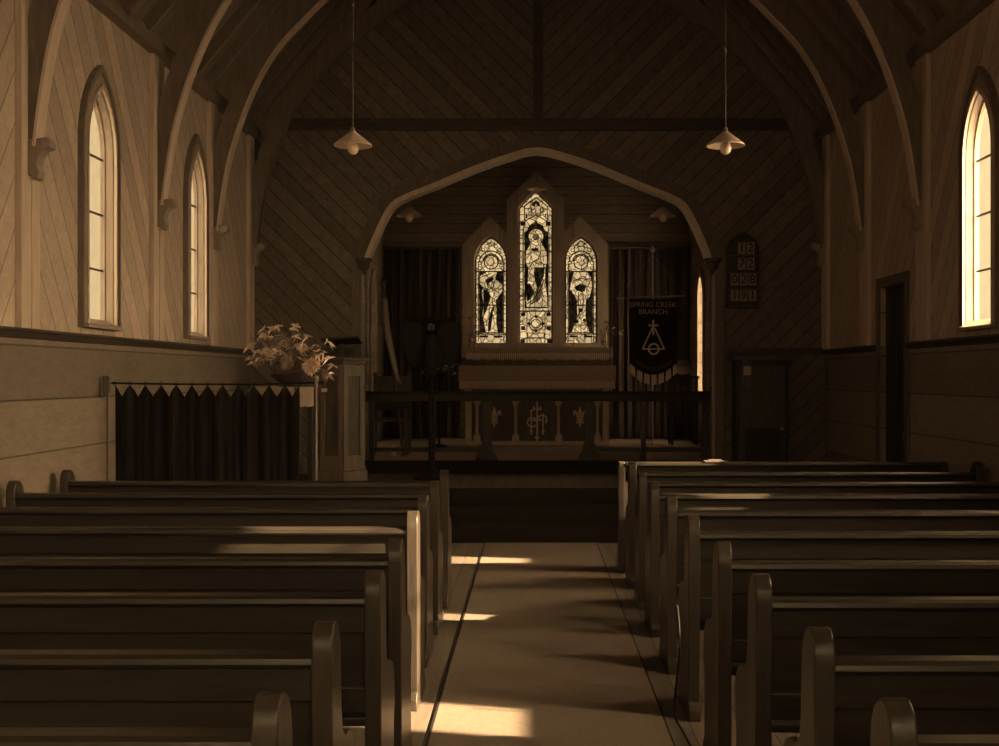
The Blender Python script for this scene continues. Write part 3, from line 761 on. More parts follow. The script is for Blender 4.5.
for i, (x, y) in enumerate(RP):
    o = pr_ if i == 0 else copy_tree(pr_)
    o.location = (x, y, 0)
    w_ = 'nearest the camera, at the bottom edge' if i == 0 else ('foremost, just behind the front screen' if i == len(RP)-1 else rows_from_front[len(RP)-1-i]+' back from the front screen')
    tag(o, 'dark varnished pew right of the aisle, %s' % w_, 'pew', 'pews on the right of the aisle')
# panelled screen before the first right-hand pew
t = thing('pew_front_screen', 'low panelled wooden screen in front of the foremost right-hand pew', 'pew screen', (0.66, 9.72, 0))
for x in (0, 2.62):
    b = MB(); b.prism([(0, 0), (0, .87), (.02, .905), (.08, .905), (.1, .87), (.1, 0)], x-.0275, x+.0275, 'YZ'); b.build('screen_end', M['pew_end'], t, bevel=0.012)
b = MB(); b.box(.026, 2.594, -.005, .1, .868, .9); b.build('cap_rail', M['pew'], t, bevel=.008)
b = MB(); b.box(.026, 2.594, .04, .06, .08, .87); b.build('screen_panel', M['pew'], t)
b = MB(); [b.box(.026+i*.6, .126+i*.6, .025, .04, .08, .87) for i in range(5)]; b.box(.026, 2.594, .025, .04, .74, .82); b.build('stiles', M['pew'], t, bevel=.003)
b = MB(); b.box(-.09, .09, -.07, .02, 0, .012); b.prism([(-.075, .008), (.075, .008), (.05, .02), (-.05, .02)], -.06, .01, 'XZ')
t2 = b.build('open_book', M['altar_panel'], None, bevel=.002); t2.location = (1.42, 9.78, .901); tag(t2, 'small open book lying sunlit on the right-hand front pew screen', 'book')

# hanging cord beside the right-hand pew ends
b = MB(); pts = []
for k in range(25):
    s_ = k/24
    if s_ < .7: q = s_/.7; pts.append((0.60+0.012*math.sin(q*5), 5.50, .55-.535*q))
    else: q = (s_-.7)/.3; pts.append((.60+.03*q, 5.50-.75*q+.06*math.sin(q*6), .015))
b.tube(pts, .006, 6); tag(b.build('dangling_cord', M['black'], None, True), 'thin black cord dangling from a right-hand pew end down to the aisle floor', 'cord')

# ================================================================ CURTAIN SCREEN (left)
CYs = 9.25
t = thing('curtain_screen', 'black pleated curtain hung by its points from a thin rail left of the aisle', 'curtain screen', (-2.52, CYs, 0))
def loc(o): return o
zr = 1.545
b = MB(); b.tube([(-.79, 0, zr), (-.3, 0, zr-.008), (.3, 0, zr-.01), (.85, 0, zr+.005)], .007, 8); b.build('rail', M['black'], t, True)
for x in (-.82, .79):
    b = MB(); b.lathe([(.0, 0), (.05, 0), (.05, .01), (.010, .03), (.006, 1.5), (.014, 1.52), (.016, zr+.02), (.022, zr+.035), (.012, zr+.055), (0, zr+.06)], x, 0, 0, 12)
    b.build('post', M['casing'] if x > 0 else M['oak'], t, True)
b = MB(); b.box(-.85, -.83, -.03, .03, 1.44, 1.6); b.box(-.84, -.80, -.02, .02, 1.47, 1.57); b.build('wall_bracket', M['oak'], t, bevel=.004)
npk = 12; x0, x1 = -.765, .665
def curt(u, v):
    x = x0 + (x1-x0)*u
    ph = u*npk; top = zr-.015 - .09*abs(((ph+.5) % 1)-.5)*2 if ph < npk else zr-.09
    z = .04 + (top-.04)*v
    fold = .016*math.sin(ph*2*PI) + .016*math.sin(ph*2*PI*.63+1.3+.8*v) + .009*math.sin(ph*2*PI*1.7+2*math.sin(v*2))
    return Vector((x, fold*(1-.35*v), z))
MB().grid(curt, 240, 14, (0, .004, 0)).build('curtain', M['black_cloth'], t, True)
b = MB()
for k in range(npk+1):
    xx = x0+(x1-x0)*k/npk
    b.tube([(xx+.012*math.cos(a), 0, zr-.005+.016*math.sin(a)) for a in [2*PI*i/10 for i in range(11)]], .002, 4)
b.build('rings', M['black'], t)

# ================================================================ FLOWER STAND behind it
fx, fy = -2.06, 9.78
t = thing('flower_pedestal', 'tall wooden pedestal with a pale cloth rising behind the black curtain', 'pedestal', (fx, fy, 0))
b = MB(); b.box(-.30, .30, -.14, .14, 1.47, 1.50); b.build('top', M['oak'], t, bevel=.005)
for x in (-.2, .2):
    b = MB(); b.box(x-.02, x+.02, -.1, .1, 0, 1.47); b.build('leg', M['dark_wood'], t, bevel=.005)
b = MB(); b.prism([(-.25, 1.515), (-.25, 1.42), (-.17, 1.34), (-.10, 1.42), (-.0, 1.37), (.08, 1.43), (.08, 1.515)], -.155, -.145, 'XZ'); b.box(-.25, .08, -.15, .14, 1.503, 1.508); b.build('cloth', M['cream'], t)
b = MB(); b.prism([(.12, 1.512), (.12, 1.36), (.145, 1.35), (.17, 1.36), (.195, 1.35), (.24, 1.36), (.24, 1.512)], -.165, -.155, 'XZ'); b.build('hanging_card', M['petal_mid'], t)
bz = 1.512
t = thing('flower_bowl', 'dark shallow bowl standing on the tall pedestal', 'bowl', (fx+.0, fy, bz))
MB().lathe([(0, 0), (.07, 0), (.08, .01), (.05, .02), (.09, .05), (.155, .10), (.15, .105), (.08, .06), (0, .05)], 0, 0, 0, 28).build('bowl_body', M['bowl'], t, True)

def leaf_strip(b, base, tip, wid, bend, rnd):
    base, tip = Vector(base), Vector(tip); d = tip-base; side = d.cross(Vector((rnd.uniform(-1, 1), rnd.uniform(-1, .2), rnd.uniform(-1, 1)))).normalized()
    nrm = side.cross(d).normalized(); n = 5; L = []; R = []; Md = []
    for i in range(n+1):
        s_ = i/n; w = wid*math.sin(PI*min(1, .08+s_*.92))**.8 if s_ < 1 else 0.0004
        c = base + d*s_ + Vector((0, 0, -bend*s_*s_)) + nrm*(.15*wid*math.sin(PI*s_))
        L.append(b.bm.verts.new(c-side*w)); R.append(b.bm.verts.new(c+side*w)); Md.append(b.bm.verts.new(c-nrm*w*.35))
    for i in range(n):
        b.bm.faces.new([L[i], Md[i], Md[i+1], L[i+1]]); b.bm.faces.new([Md[i], R[i], R[i+1], Md[i+1]])
def mum(center, rad, rnd, t, mat, toward=Vector((.1, -1, .35))):
    b = MB(); c = Vector(center); tw = toward.normalized()
    for k in range(170):
        d = Vector((rnd.gauss(0, 1), rnd.gauss(0, 1), rnd.gauss(0, 1))).normalized()
        if d.dot(tw) < -.35: d = -d
        tip = c + d*rad*rnd.uniform(.8, 1.05); leaf_strip(b, c+d*rad*.2, tip, rad*.17, -.0 + rad*.12, rnd)
    return b.build('bloom', mat, t)
def bouquet(name, label, base, spec, seed, mats, group=None):
    """spec: list of (dx, dy, dz, kind, size)"""
    rnd = random.Random(seed); t = thing(name, label, 'flowers', base, group)
    stems = MB(); leaves = MB(); pale = MB()
    for (dx, dy, dz, kind, sz) in spec:
        tip = Vector((dx, dy, dz)); mid = tip*.5 + Vector((rnd.uniform(-.02, .02), 0, .04))
        stems.tube([(0, 0, 0), mid, tip], .003, 5)
        if kind == 'mum': mum(tip, sz, rnd, t, mats[0] if rnd.random() < .6 else mats[1])
        elif kind == 'spray':
            for k in range(5):
                a = Vector((rnd.uniform(-1, 1), rnd.uniform(-1, .5), rnd.uniform(-.3, 1))).normalized()
                leaf_strip(pale, tip, tip + a*sz*rnd.uniform(.7, 1.2), sz*.16, sz*.55, rnd)
        elif kind == 'leaf':
            for k in range(5):
                a = Vector((rnd.uniform(-1, 1), rnd.uniform(-1, .5), rnd.uniform(-.6, .8))).normalized()
                leaf_strip(leaves, tip, tip + a*sz*rnd.uniform(.7, 1.2), sz*.2, sz*.3, rnd)
    stems.build('stems', M['leaf'], t); leaves.build('leaves', M['leaf'], t)
    if len(pale.bm.faces): pale.build('pale_foliage', M['leaf_pale'], t)
    return t
rnd = random.Random(3)
spec = [(.02, -.12, .10, 'mum', .068), (.215, -.12, .07, 'mum', .08), (-.13, -.05, .16, 'mum', .05), (.12, -.02, .22, 'mum', .05), (-.02, .02, .27, 'mum', .045)]
for k in range(60):
    a = rnd.uniform(.05, PI-.05); rr = rnd.uniform(.08, .34); x = math.cos(a)*rr*.95-.02; z = .10+math.sin(a)*rr*.95
    spec.append((x, rnd.uniform(-.13, .12), z, 'spray', rnd.uniform(.045, .075)))
for k in range(26):
    a = rnd.uniform(-.1, PI+.1); rr = rnd.uniform(.06, .27); spec.append((math.cos(a)*rr, rnd.uniform(-.12, .14), .09+math.sin(a)*rr, 'leaf', rnd.uniform(.06, .1)))
spec += [(-.30, -.05, .12, 'spray', .06), (-.26, -.06, .09, 'spray', .06), (.30, -.04, .17, 'spray', .07), (.33, -.02, .27, 'spray', .06), (.34, -.02, .13, 'spray', .07), (.37, 0, .07, 'spray', .06), (.30, -.05, .02, 'leaf', .08), (.34, -.05, .0, 'spray', .07)]
bouquet('flower_arrangement', 'large loose arrangement of pale chrysanthemums and foliage above the black curtain', (fx, fy, bz+.10), spec, 5, (M['petal'], M['petal_mid']))

# ================================================================ PULPIT
px_, py_ = -2.13, 13.0
t = thing('pulpit', 'small panelled wooden pulpit left of the chancel arch with a dark book rest', 'pulpit', (px_, py_, .45))
def hexa(r, n=6, rot=0): return [(r*math.cos(2*PI*k/n+rot), r*math.sin(2*PI*k/n+rot)) for k in range(n)]
ROT = math.radians(-78)
MB().prism(hexa(.31, 6, ROT), 0, .14, 'XY').prism(hexa(.285, 6, ROT), .14, .18, 'XY').build('base', M['oak'], t, bevel=.008)
MB().prism(hexa(.25, 6, ROT), .18, 1.27, 'XY').build('body', M['oak_dark'], t)
b = MB(); hx = hexa(.258, 6, ROT)
for i in range(6):
    p = Vector((*hx[i], 0)); q = Vector((*hx[(i+1) % 6], 0)); d_ = q-p; nrm = Vector((d_.y, -d_.x, 0)).normalized()
    def bar(a0, a1, z0, z1):
        A = p+d_*a0; B = p+d_*a1
        vs = [b.bm.verts.new(v) for v in (A+Vector((0, 0, z0)), B+Vector((0, 0, z0)), B+Vector((0, 0, z1)), A+Vector((0, 0, z1)))]
        ws = [b.bm.verts.new(v.co+nrm*.016) for v in vs]
        b.bm.faces.new(vs); b.bm.faces.new(ws[::-1])
        for j in range(4): k = (j+1) % 4; b.bm.faces.new([vs[j], vs[k], ws[k], ws[j]])
    bar(0, .2, .18, 1.27); bar(.8, 1, .18, 1.27); bar(.2, .8, .18, .30); bar(.2, .8, 1.15, 1.27)
b.build('stiles_and_rails', M['oak'], t)
b = MB(); b.prism(hexa(.285, 6, ROT), 1.27, 1.31, 'XY').prism(hexa(.32, 6, ROT), 1.31, 1.35, 'XY'); b.build('cornice', M['oak_dark'], t, bevel=.006)
b = MB(); b.box(-.02, .02, -.02, .02, 1.35, 1.5); b.build('rest_bracket', M['dark_wood'], t)
b = MB(); b.box(-.2, .2, -.16, .16, -.012, .012); b.xf(Matrix.Translation((0, 0, 1.53)) @ Matrix.Rotation(math.radians(-10), 4, 'X') @ Matrix.Rotation(math.radians(-4), 4, 'Y')); b.build('book_rest', M['dark_wood'], t, bevel=.004)

# ================================================================ EAGLE LECTERN
ex, ey = -1.13+CX+.0, 13.35
t = thing('eagle_lectern', 'dark carved eagle lectern silhouetted before the chancel curtain, left of the altar', 'lectern', (ex, ey, .45))
MB().lathe([(0, 0), (.20, 0), (.20, .03), (.12, .06), (.06, .10), (.035, .16), (.03, .5), (.045, .54), (.03, .58), (.026, 1.05), (.05, 1.09), (.03, 1.13), (.07, 1.19), (.07, 1.22), (0, 1.22)], 0, 0, 0, 20).build('stem', M['black'], t, True)
MB().lathe([(0, 1.22), (.07, 1.24), (.10, 1.32), (.105, 1.42), (.08, 1.52), (.05, 1.6), (0, 1.63)], 0, 0, 0, 16).build('eagle_body', M['black'], t, True)
b = MB(); b.lathe([(0, -.05), (.035, -.04), (.045, 0), (.03, .035), (0, .045)], 0, -.05, 1.69, 12); b.lathe([(0, 0), (.018, .01), (.012, .03), (0, .05)], 0, -.1, 1.665, 8); b.build('eagle_head', M['oak_dark'], t, True)
for sgn in (-1, 1):
    b = MB()
    wing = [(.03, 1.30), (.06, 1.68), (.14, 1.76), (.24, 1.80), (.31, 1.74), (.33, 1.60), (.31, 1.44), (.26, 1.30), (.20, 1.24), (.15, 1.28), (.10, 1.22)]
    b.prism([(sgn*u, v) for u, v in wing], .02, .05, 'XZ'); b.build('wing', M['black'], t, bevel=.008)
b = MB(); b.box(-.26, .26, -.02, .02, -.16, .16); b.xf(Matrix.Translation((0, .12, 1.66)) @ Matrix.Rotation(math.radians(40), 4, 'X')); b.build('book_desk', M['black'], t, bevel=.004)

# ================================================================ COMMUNION RAIL
YRl = 14.28
for sgn, lab in ((-1, 'dark communion rail on the left of the altar gateway'), (1, 'dark communion rail on the right of the altar gateway')):
    t = thing('communion_rail', lab, 'altar rail', (0, YRl, .6), 'communion rails')
    a, c = sorted((sgn*.0, sgn*2.04))
    b = MB(); b.prism([(-.05, .70), (-.06, .78), (-.04, .82), (.04, .82), (.06, .78), (.05, .70)], a, c, 'YZ'); b.build('top_rail', M['dark_wood'], t)
    for x in (sgn*.61, sgn*1.25, sgn*1.98):
        b = MB(); w_ = .055 if abs(x) < 1 else .03; b.box(x-w_, x+w_, -.04, .04, 0, .70)
        if abs(x) < 1: b.prism([(x-.13, 0), (x+.13, 0), (x+.12, .06), (x+.08, .11), (x+.065, .19), (x+.03, .22), (x-.03, .22), (x-.065, .19), (x-.08, .11), (x-.12, .06)], -.08, .08, 'XZ')
        b.build('post', M['dark_wood'], t, bevel=.006)
    b = MB(); b.box(*sorted((sgn*.66, sgn*1.98)), -.015, .015, .10, .15); b.build('lower_rail', M['dark_wood'], t)

# ================================================================ ALTAR
AY = 17.3
t = thing('altar', 'wooden altar with colonettes, gilt emblems and a fringed cloth under the stained windows', 'altar', (0, AY, .6))
b = MB(); b.box(-1.03, 1.03, 0, .6, 0, .06); b.build('plinth', M['altar_wood'], t, bevel=.006)
b = MB(); b.box(-.98, .98, .05, .55, .06, 1.08); b.build('carcass', M['altar_panel'], t)
for x in (-.99, .99):
    b = MB(); b.box(x-.045, x+.045, 0, .07, .06, .80); b.build('corner_pilaster', M['altar_wood'], t, bevel=.005)
for x in (-.87, -.31, .31, .87):
    b = MB(); b.box(x-.05, x+.05, .0, .07, .06, .14)
    b.lathe([(.03, .14), (.036, .16), (.022, .18), (.019, .52), (.028, .535), (.022, .555), (.045, .59), (.05, .62)], x, .03, 0, 16)
    b.box(x-.055, x+.055, .0, .07, .62, .655); b.build('colonette', M['altar_wood'], t, True)
# arcade spandrels between the capitals
b = MB(); cols = [-.87, -.31, .31, .87]
top = .84
for i in range(3):
    xl, xr = cols[i]+.05, cols[i+1]-.05; xm = (xl+xr)/2; pts = []
    for k in range(9): s_ = k/8; pts.append((xl+(xm-xl)*s_, .66+.14*math.sin(s_*PI/2)))
    for k in range(1, 9): s_ = k/8; pts.append((xm+(xr-xm)*s_, .66+.14*math.cos(s_*PI/2)))
    b.prism([(xl-.05, .655)]+pts+[(xr+.05, .655), (xr+.05, top), (xl-.05, top)], .01, .05, 'XZ')
b.build('arcade', M['altar_panel'], t)
b = MB(); b.box(-1.1, 1.1, -.06, .62, 1.09, 1.14); b.build('table_top', M['altar_wood'], t, bevel=.004)
cl = thing('altar_cloth', 'dull brocade cloth with a pale fringe hanging over the altar front', 'altar cloth', (0, AY, .6))
def superf(u, v):
    x = -1.125 + 2.25*u; return Vector((x, -.078+.006*math.sin(u*60)*(1-v), .925+.225*v))
MB().grid(superf, 160, 4, (0, .006, 0)).build('front_drop', M['altar_cloth'], cl, True)
b = MB(); b.box(-1.125, 1.125, -.078, .64, 1.143, 1.15); b.box(-1.13, -1.122, -.078, .64, .93, 1.15); b.box(1.122, 1.13, -.078, .64, .93, 1.15); b.build('top_cloth', M['altar_cloth'], cl)
b = MB()
for k in range(150):
    x = -1.12+2.24*(k+.5)/150; b.box(x-.0052, x+.0052, -.084, -.076, .815+.012*math.sin(k*2.1), .928)
b.build('fringe', M['fringe'], cl)
# gilt emblems on the three panels
def fleur(cx, cz, s_, t):
    b = MB(); y0, y1 = .035, .05
    def P(L): b.prism([(cx+u*s_, cz+v*s_) for u, v in L], y0, y1, 'XZ')
    P([(0, 1.0), (.12, .72), (.17, .45), (.13, .15), (.08, -.15), (-.08, -.15), (-.13, .15), (-.17, .45), (-.12, .72)])
    for g_ in (-1, 1):
        L = [(.12, -.15), (.16, .15), (.22, .42), (.36, .62), (.52, .64), (.62, .48), (.60, .28), (.50, .15), (.44, .2), (.46, .32), (.40, .38), (.34, .25), (.30, .05), (.22, -.15)]
        P([(g_*u, v) for u, v in L])
        P([(g_*u, v) for u, v in [(.06, -.27), (.16, -.5), (.3, -.55), (.36, -.42), (.30, -.36), (.22, -.4), (.16, -.27)]])
    P([(-.3, -.15), (.3, -.15), (.3, -.27), (-.3, -.27)])
    P([(0, -.95), (.12, -.6), (.08, -.27), (-.08, -.27), (-.12, -.6)])
    o = b.build('fleur_de_lis', M['gold'], t); o['label'] = 'gilt fleur-de-lis'
fleur(-.62, .40, .165, t); fleur(.62, .40, .165, t)
b = MB(); cz = .36
def bar(xa, za, xb, zb, w):
    d_ = Vector((xb-xa, zb-za)); n = Vector((-d_.y, d_.x)).normalized()*w/2
    b.prism([(xa+n.x, za+n.y), (xb+n.x, zb+n.y), (xb-n.x, zb-n.y), (xa-n.x, za-n.y)], .035, .05, 'XZ')
def arc(cx, cz_, r, w, a0, a1, n=14):
    b.prism([(cx+(r+w/2)*math.cos(a0+(a1-a0)*i/n), cz_+(r+w/2)*math.sin(a0+(a1-a0)*i/n)) for i in range(n+1)] + [(cx+(r-w/2)*math.cos(a1+(a0-a1)*i/n), cz_+(r-w/2)*math.sin(a1+(a0-a1)*i/n)) for i in range(n+1)], .033, .048, 'XZ')
bar(0, .10, 0, .62, .026); bar(-.07, .52, .07, .52, .02); bar(-.035, .11, .035, .11, .02)             # I with its cross
bar(-.085, .2, -.085, .5, .022); bar(.085, .2, .085, .46, .022); bar(-.085, .36, .085, .36, .02)        # H
bar(-.11, .2, -.06, .2, .016); bar(.06, .2, .11, .2, .016); bar(-.11, .5, -.06, .5, .016)
arc(.075, .37, .065, .022, -.9, PI-.3); arc(-.075, .33, .065, .022, 1.0, PI*2-.6); arc(0, .36, .04, .018, .3, PI+.5)  # S
for (u, v) in ((0, .635), (-.045, .545), (.045, .545), (-.13, .36), (.13, .36), (0, .08), (-.085, .17), (.085, .17)): b.prism([(u+.018*math.cos(k*PI/2), v+.022*math.sin(k*PI/2)) for k in range(4)], .034, .05, 'XZ')
o = b.build('ihs_monogram', M['gold'], t); o['label'] = 'gilt IHS monogram'

# retable shelf behind the altar
t = thing('retable', 'fringed shelf standing on the back of the altar below the windows', 'altar shelf', (0, 17.86, 1.75))
b = MB(); b.box(-1.08, 1.08, 0, .34, 0, .12); b.build('shelf_front', M['altar_panel'], t)
b = MB(); b.box(-1.12, 1.12, -.03, .36, .12, .28); b.build('shelf_board', M['altar_cloth'], t, bevel=.01)
b = MB(); [b.box(-1.05+k*.03, -1.05+k*.03+.022, -.04, -.03, .09+.008*math.sin(k), .19) for k in range(71)]; b.build('shelf_fringe', M['fringe'], t)

# vases, candles
RZ = 1.75+.28
def vase(x, lab):
    t = thing('altar_vase', lab, 'vase', (x, 18.0, RZ), 'altar vases')
    MB().lathe([(0, 0), (.035, 0), (.04, .01), (.02, .03), (.035, .07), (.045, .10), (.03, .13), (.04, .15), (.03, .15), (0, .12)], 0, 0, 0, 18).build('vase_body', M['brass'], t, True)
vase(-1.0, 'small brass vase at the left end of the altar shelf'); vase(1.0, 'small brass vase at the right end of the altar shelf')
for x, sd_, lab in ((-1.0, 11, 'airy sprays in the vase at the left end of the altar shelf'), (1.0, 12, 'airy sprays in the vase at the right end of the altar shelf')):
    rnd = random.Random(sd_); sp_ = []
    for k in range(16):
        a = rnd.uniform(-.1, PI+.1); rr = rnd.uniform(.08, .32); sp_.append((math.cos(a)*rr*.9, rnd.uniform(-.1, .1), .05+math.sin(a)*rr, 'spray' if k % 3 == 0 else 'leaf', rnd.uniform(.03, .06)))
    bouquet('altar_flowers', lab, (x, 18.0, RZ+.157), sp_, sd_, (M['petal'], M['petal_mid']), 'sprays on the altar shelf')
for x, lab in ((-.93, 'white candle in a brass stick near the left vase of the altar shelf'), (1.07-.04, 'white candle in a brass stick near the right vase of the altar shelf')):
    t = thing('altar_candle', lab, 'candle', (x, 17.91, RZ), 'altar candles')
    MB().lathe([(0, 0), (.035, 0), (.03, .015), (.01, .03), (.01, .06), (.022, .07), (.022, .078), (0, .078)], 0, 0, 0, 16).build('candlestick', M['brass'], t, True)
    MB().lathe([(0, .078), (.013, .078), (.012, .21), (.004, .218), (0, .235)], 0, 0, 0, 12).build('wax_candle', M['white'], t, True)

# trailing flowers on a stand, left end of the altar
t = thing('flower_stand', 'slender dark flower stand at the left end of the altar', 'stand', (-1.38, 16.9, .6))
MB().lathe([(0, 0), (.12, 0), (.11, .02), (.015, .05), (.013, .95), (.07, 1.0), (.08, 1.04), (0, 1.02)], 0, 0, 0, 16).build('stand_body', M['black'], t, True)
rnd = random.Random(21); sp_ = []
for k in range(22):
    a = rnd.uniform(-.6, PI+.6); rr = rnd.uniform(.08, .36); sp_.append((math.cos(a)*rr*.7, rnd.uniform(-.1, .1), .04+math.sin(a)*rr, 'spray' if k % 2 == 0 else 'leaf', rnd.uniform(.03, .08)))
bouquet('trailing_flowers', 'trailing leafy flowers on the stand at the left end of the altar', (-1.38, 16.9, 1.70), sp_, 21, (M['petal_mid'], M['petal_mid']))

# ================================================================ DORSAL CURTAINS
for x0c, x1c, lab in ((-2.42, -1.22, 'dark pleated curtain hanging left of the stained glass windows'), (1.20, 2.42, 'dark pleated curtain hanging right of the stained glass windows')):
    t = thing('dorsal_curtain', lab, 'curtain', ((x0c+x1c)/2, YC-.16, 0), 'curtains either side of the east windows'); hw = (x1c-x0c)/2
    def f(u, v, hw=hw):
        x = -hw+2*hw*u; return Vector((x, .035*math.sin(u*2*PI*8+.5*math.sin(v*3)) + .012*math.sin(u*2*PI*19), .62+3.0*v))
    MB().grid(f, 160, 10, (0, .006, 0)).build('curtain_cloth', M['grey_cloth'], t, True)
    b = MB(); b.tube([(-hw-.03, 0, 3.65), (hw+.03, 0, 3.65)], .018, 10); b.build('curtain_rod', M['oak'], t, True)

# ================================================================ BANNER
BY = 16.5
def bx_(px, Y=BY): return (px-533)*Y/F + CX
def bz_(py, Y=BY): return 1.6-(py-376)*Y/F
xc = bx_(653)
t = thing('processional_banner', 'dark fringed banner with a cross and triangle emblem on a pole right of the altar', 'banner', (xc, BY, .6))
b = MB(); b.tube([(0, .02, .02), (0, .02, bz_(253)-.6)], .011, 8); b.lathe([(0, 0), (.03, .02), (.035, .05), (.012, .09), (0, .12)], 0, .02, bz_(253)-.6, 12); b.lathe([(0, 0), (.13, 0), (.12, .03), (.02, .05), (0, .05)], 0, .02, 0, 20); b.build('pole', M['altar_wood'], t, True)
cbz = bz_(297)-.6
b = MB(); b.tube([(-.50, 0, cbz-.02), (.44, 0, cbz+.02)], .011, 8); b.build('crossbar', M['casing'], t, True)
for (a, c) in (((-.5, 0, cbz-.02), (0, .02, cbz+.58)), ((.44, 0, cbz+.02), (0, .02, cbz+.58))):
    b = MB(); b.tube([a, c], .003, 5); b.build('suspension_cord', M['cord'], t)
zt = cbz-.03; zb = bz_(366)-.6
def edge(x): return zb - .17*(1-min(1, (x/.33)**2))
def bf(u, v):
    x = -.33+.66*u; z0 = edge(x); return Vector((x, -.015+.008*math.sin(u*7)*(1-v), z0+(zt-z0)*v))
MB().grid(bf, 30, 14, (0, .004, 0)).build('banner_cloth', M['banner'], t, True)
b = MB()
for k in range(26):
    x = -.32+.64*(k+.5)/26; z0 = edge(x)
    if k % 4 != 3: b.box(x-.010, x+.010, -.026, -.016, z0-.085, z0+.05)
b.build('fringe', M['fringe'], t)
text_mesh('lettering', 'SPRING CREEK', M['petal_mid'], t, 0, -.028, bz_(305)-.6, .098)
text_mesh('lettering', 'BRANCH', M['petal_mid'], t, 0, -.028, bz_(312)-.6, .098)
b = MB(); yb0, yb1 = -.034, -.026
def bbar(xa, za, xb, zb_, w):
    d_ = Vector((xb-xa, zb_-za)); n = Vector((-d_.y, d_.x)).normalized()*w/2
    b.prism([(xa+n.x, za+n.y), (xb+n.x, zb_+n.y), (xb-n.x, zb_-n.y), (xa-n.x, za-n.y)], yb0, yb1, 'XZ')
q = lambda px, py: ((px-653)*BY/F, bz_(py)-.6)
bbar(*q(653, 320), *q(653, 335), .028); bbar(*q(648, 325.5), *q(658, 325.5), .022)
bbar(*q(652, 328), *q(642.5, 349), .020); bbar(*q(654.5, 328), *q(664, 349), .020); bbar(*q(642, 349), *q(664.5, 349), .018)
cxx, czz = q(653.5, 349)
b.prism([(cxx+.082*math.cos(2*PI*i/20), czz+.082*math.sin(2*PI*i/20)) for i in range(20)], yb0-.002, yb1, 'XZ', [[(cxx+.058*math.cos(2*PI*i/20), czz+.058*math.sin(2*PI*i/20)) for i in range(20)]])
b.build('emblem', M['petal'], t)
b = MB(); L1 = []; L2 = []
for i in range(17):
    s_ = i/16; x = -.24+.5*s_; z = bz_(358)-.6 - .11*math.sin(PI*s_)-.01; L1.append((x, z)); L2.append((x, z-.06))
b.prism(L1+L2[::-1], yb0, yb1, 'XZ'); b.build('scroll', M['grey_cloth'], t)

# brass alms dish on a credence table
t = thing('credence_table', 'small dark side table right of the banner in the sanctuary', 'table', (bx_(683, 17.6), 17.6, .6))
b = MB(); b.box(-.22, .22, -.18, .18, .96, 1.0); b.build('table_top', M['dark_wood'], t, bevel=.004)
for x in (-.18, .18):
    for y_ in (-.14, .14): b = MB(); b.box(x-.02, x+.02, y_-.02, y_+.02, 0, .96); b.build('leg', M['dark_wood'], t)
b = MB(); b.lathe([(0, 0), (.06, 0), (.12, .015), (.125, .02), (.06, .008), (0, .006)], 0, 0, 0, 28); b.xf(Matrix.Rotation(math.radians(62), 4, 'X'))
b.xf(Matrix.Translation((0, 0, .115)))
o = b.build('alms_dish', M['brass'], None, True); o.location = (bx_(683, 17.55), 17.6, 1.6); tag(o, 'round brass alms dish propped on the small table right of the banner', 'dish')

# ================================================================ SANCTUARY CHAIR AND FLAG, left
hx_, hy_ = bx_(392, 15.4), 15.4
t = thing('sanctuary_chair', 'small dark wooden armchair inside the chancel arch on the left', 'chair', (hx_-.02, hy_, .6))
b = MB(); b.box(-.24, .24, -.22, .22, .42, .46); b.build('seat', M['oak_dark'], t, bevel=.008)
for x in (-.22, .22):
    for y_ in (-.2, .2): b = MB(); b.box(x-.022, x+.022, y_-.022, y_+.022, 0, .72 if y_ < 0 else 1.05); b.build('leg', M['oak_dark'], t, bevel=.004)
    b = MB(); b.box(x-.03, x+.03, -.23, .22, .72, .76); b.build('armrest', M['oak'], t, bevel=.008)
b = MB(); b.box(-.2, .2, .19, .215, .56, 1.0); b.build('backrest', M['oak_dark'], t, bevel=.006)
fx_, fy_ = bx_(390, 14.9), 14.9
t = thing('furled_flag', 'pale furled flag drooping from a short staff just inside the chancel arch', 'flag', (bx_(384, 14.9), fy_, .6))
b = MB(); b.tube([(.24, .02, .0), (0, 0, bz_(286, 14.9)-.6)], .013, 8); b.build('staff', M['oak_dark'], t, True)
b = MB(); b.lathe([(0, -.04), (.03, -.02), (.035, .01), (.02, .04), (0, .06)], 0, 0, bz_(283, 14.9)-.6, 12); b.build('finial', M['oak'], t, True)
pts = []; rad = []
for k in range(15):
    s_ = k/14; pts.append((.0+.03*s_+.15*s_*s_, -.03, bz_(298, 14.9)-.6 - 1.05*s_)); rad.append(.010+.020*math.sin(PI*min(1, s_*.9+.1)))
b = MB(); b.tube(pts, rad, 12); b.tube([Vector(p)+Vector((.03, .02, -.02)) for p in pts], [r_*.8 for r_ in rad], 10); b.build('flag_cloth', M['cream'], t, True)
b = MB(); b.lathe([(0, 0), (.05, 0), (.05, .01), (.03, .03), (.025, .09), (.035, .12), (.02, .13), (0, .14)], 0, 0, 0, 14)
o = b.build('hand_bell', M['altar_wood'], None, True); o.location = (bx_(393, 15.0), 15.05, .6); tag(o, 'small pale hand bell on the sanctuary floor beside the chair', 'bell')

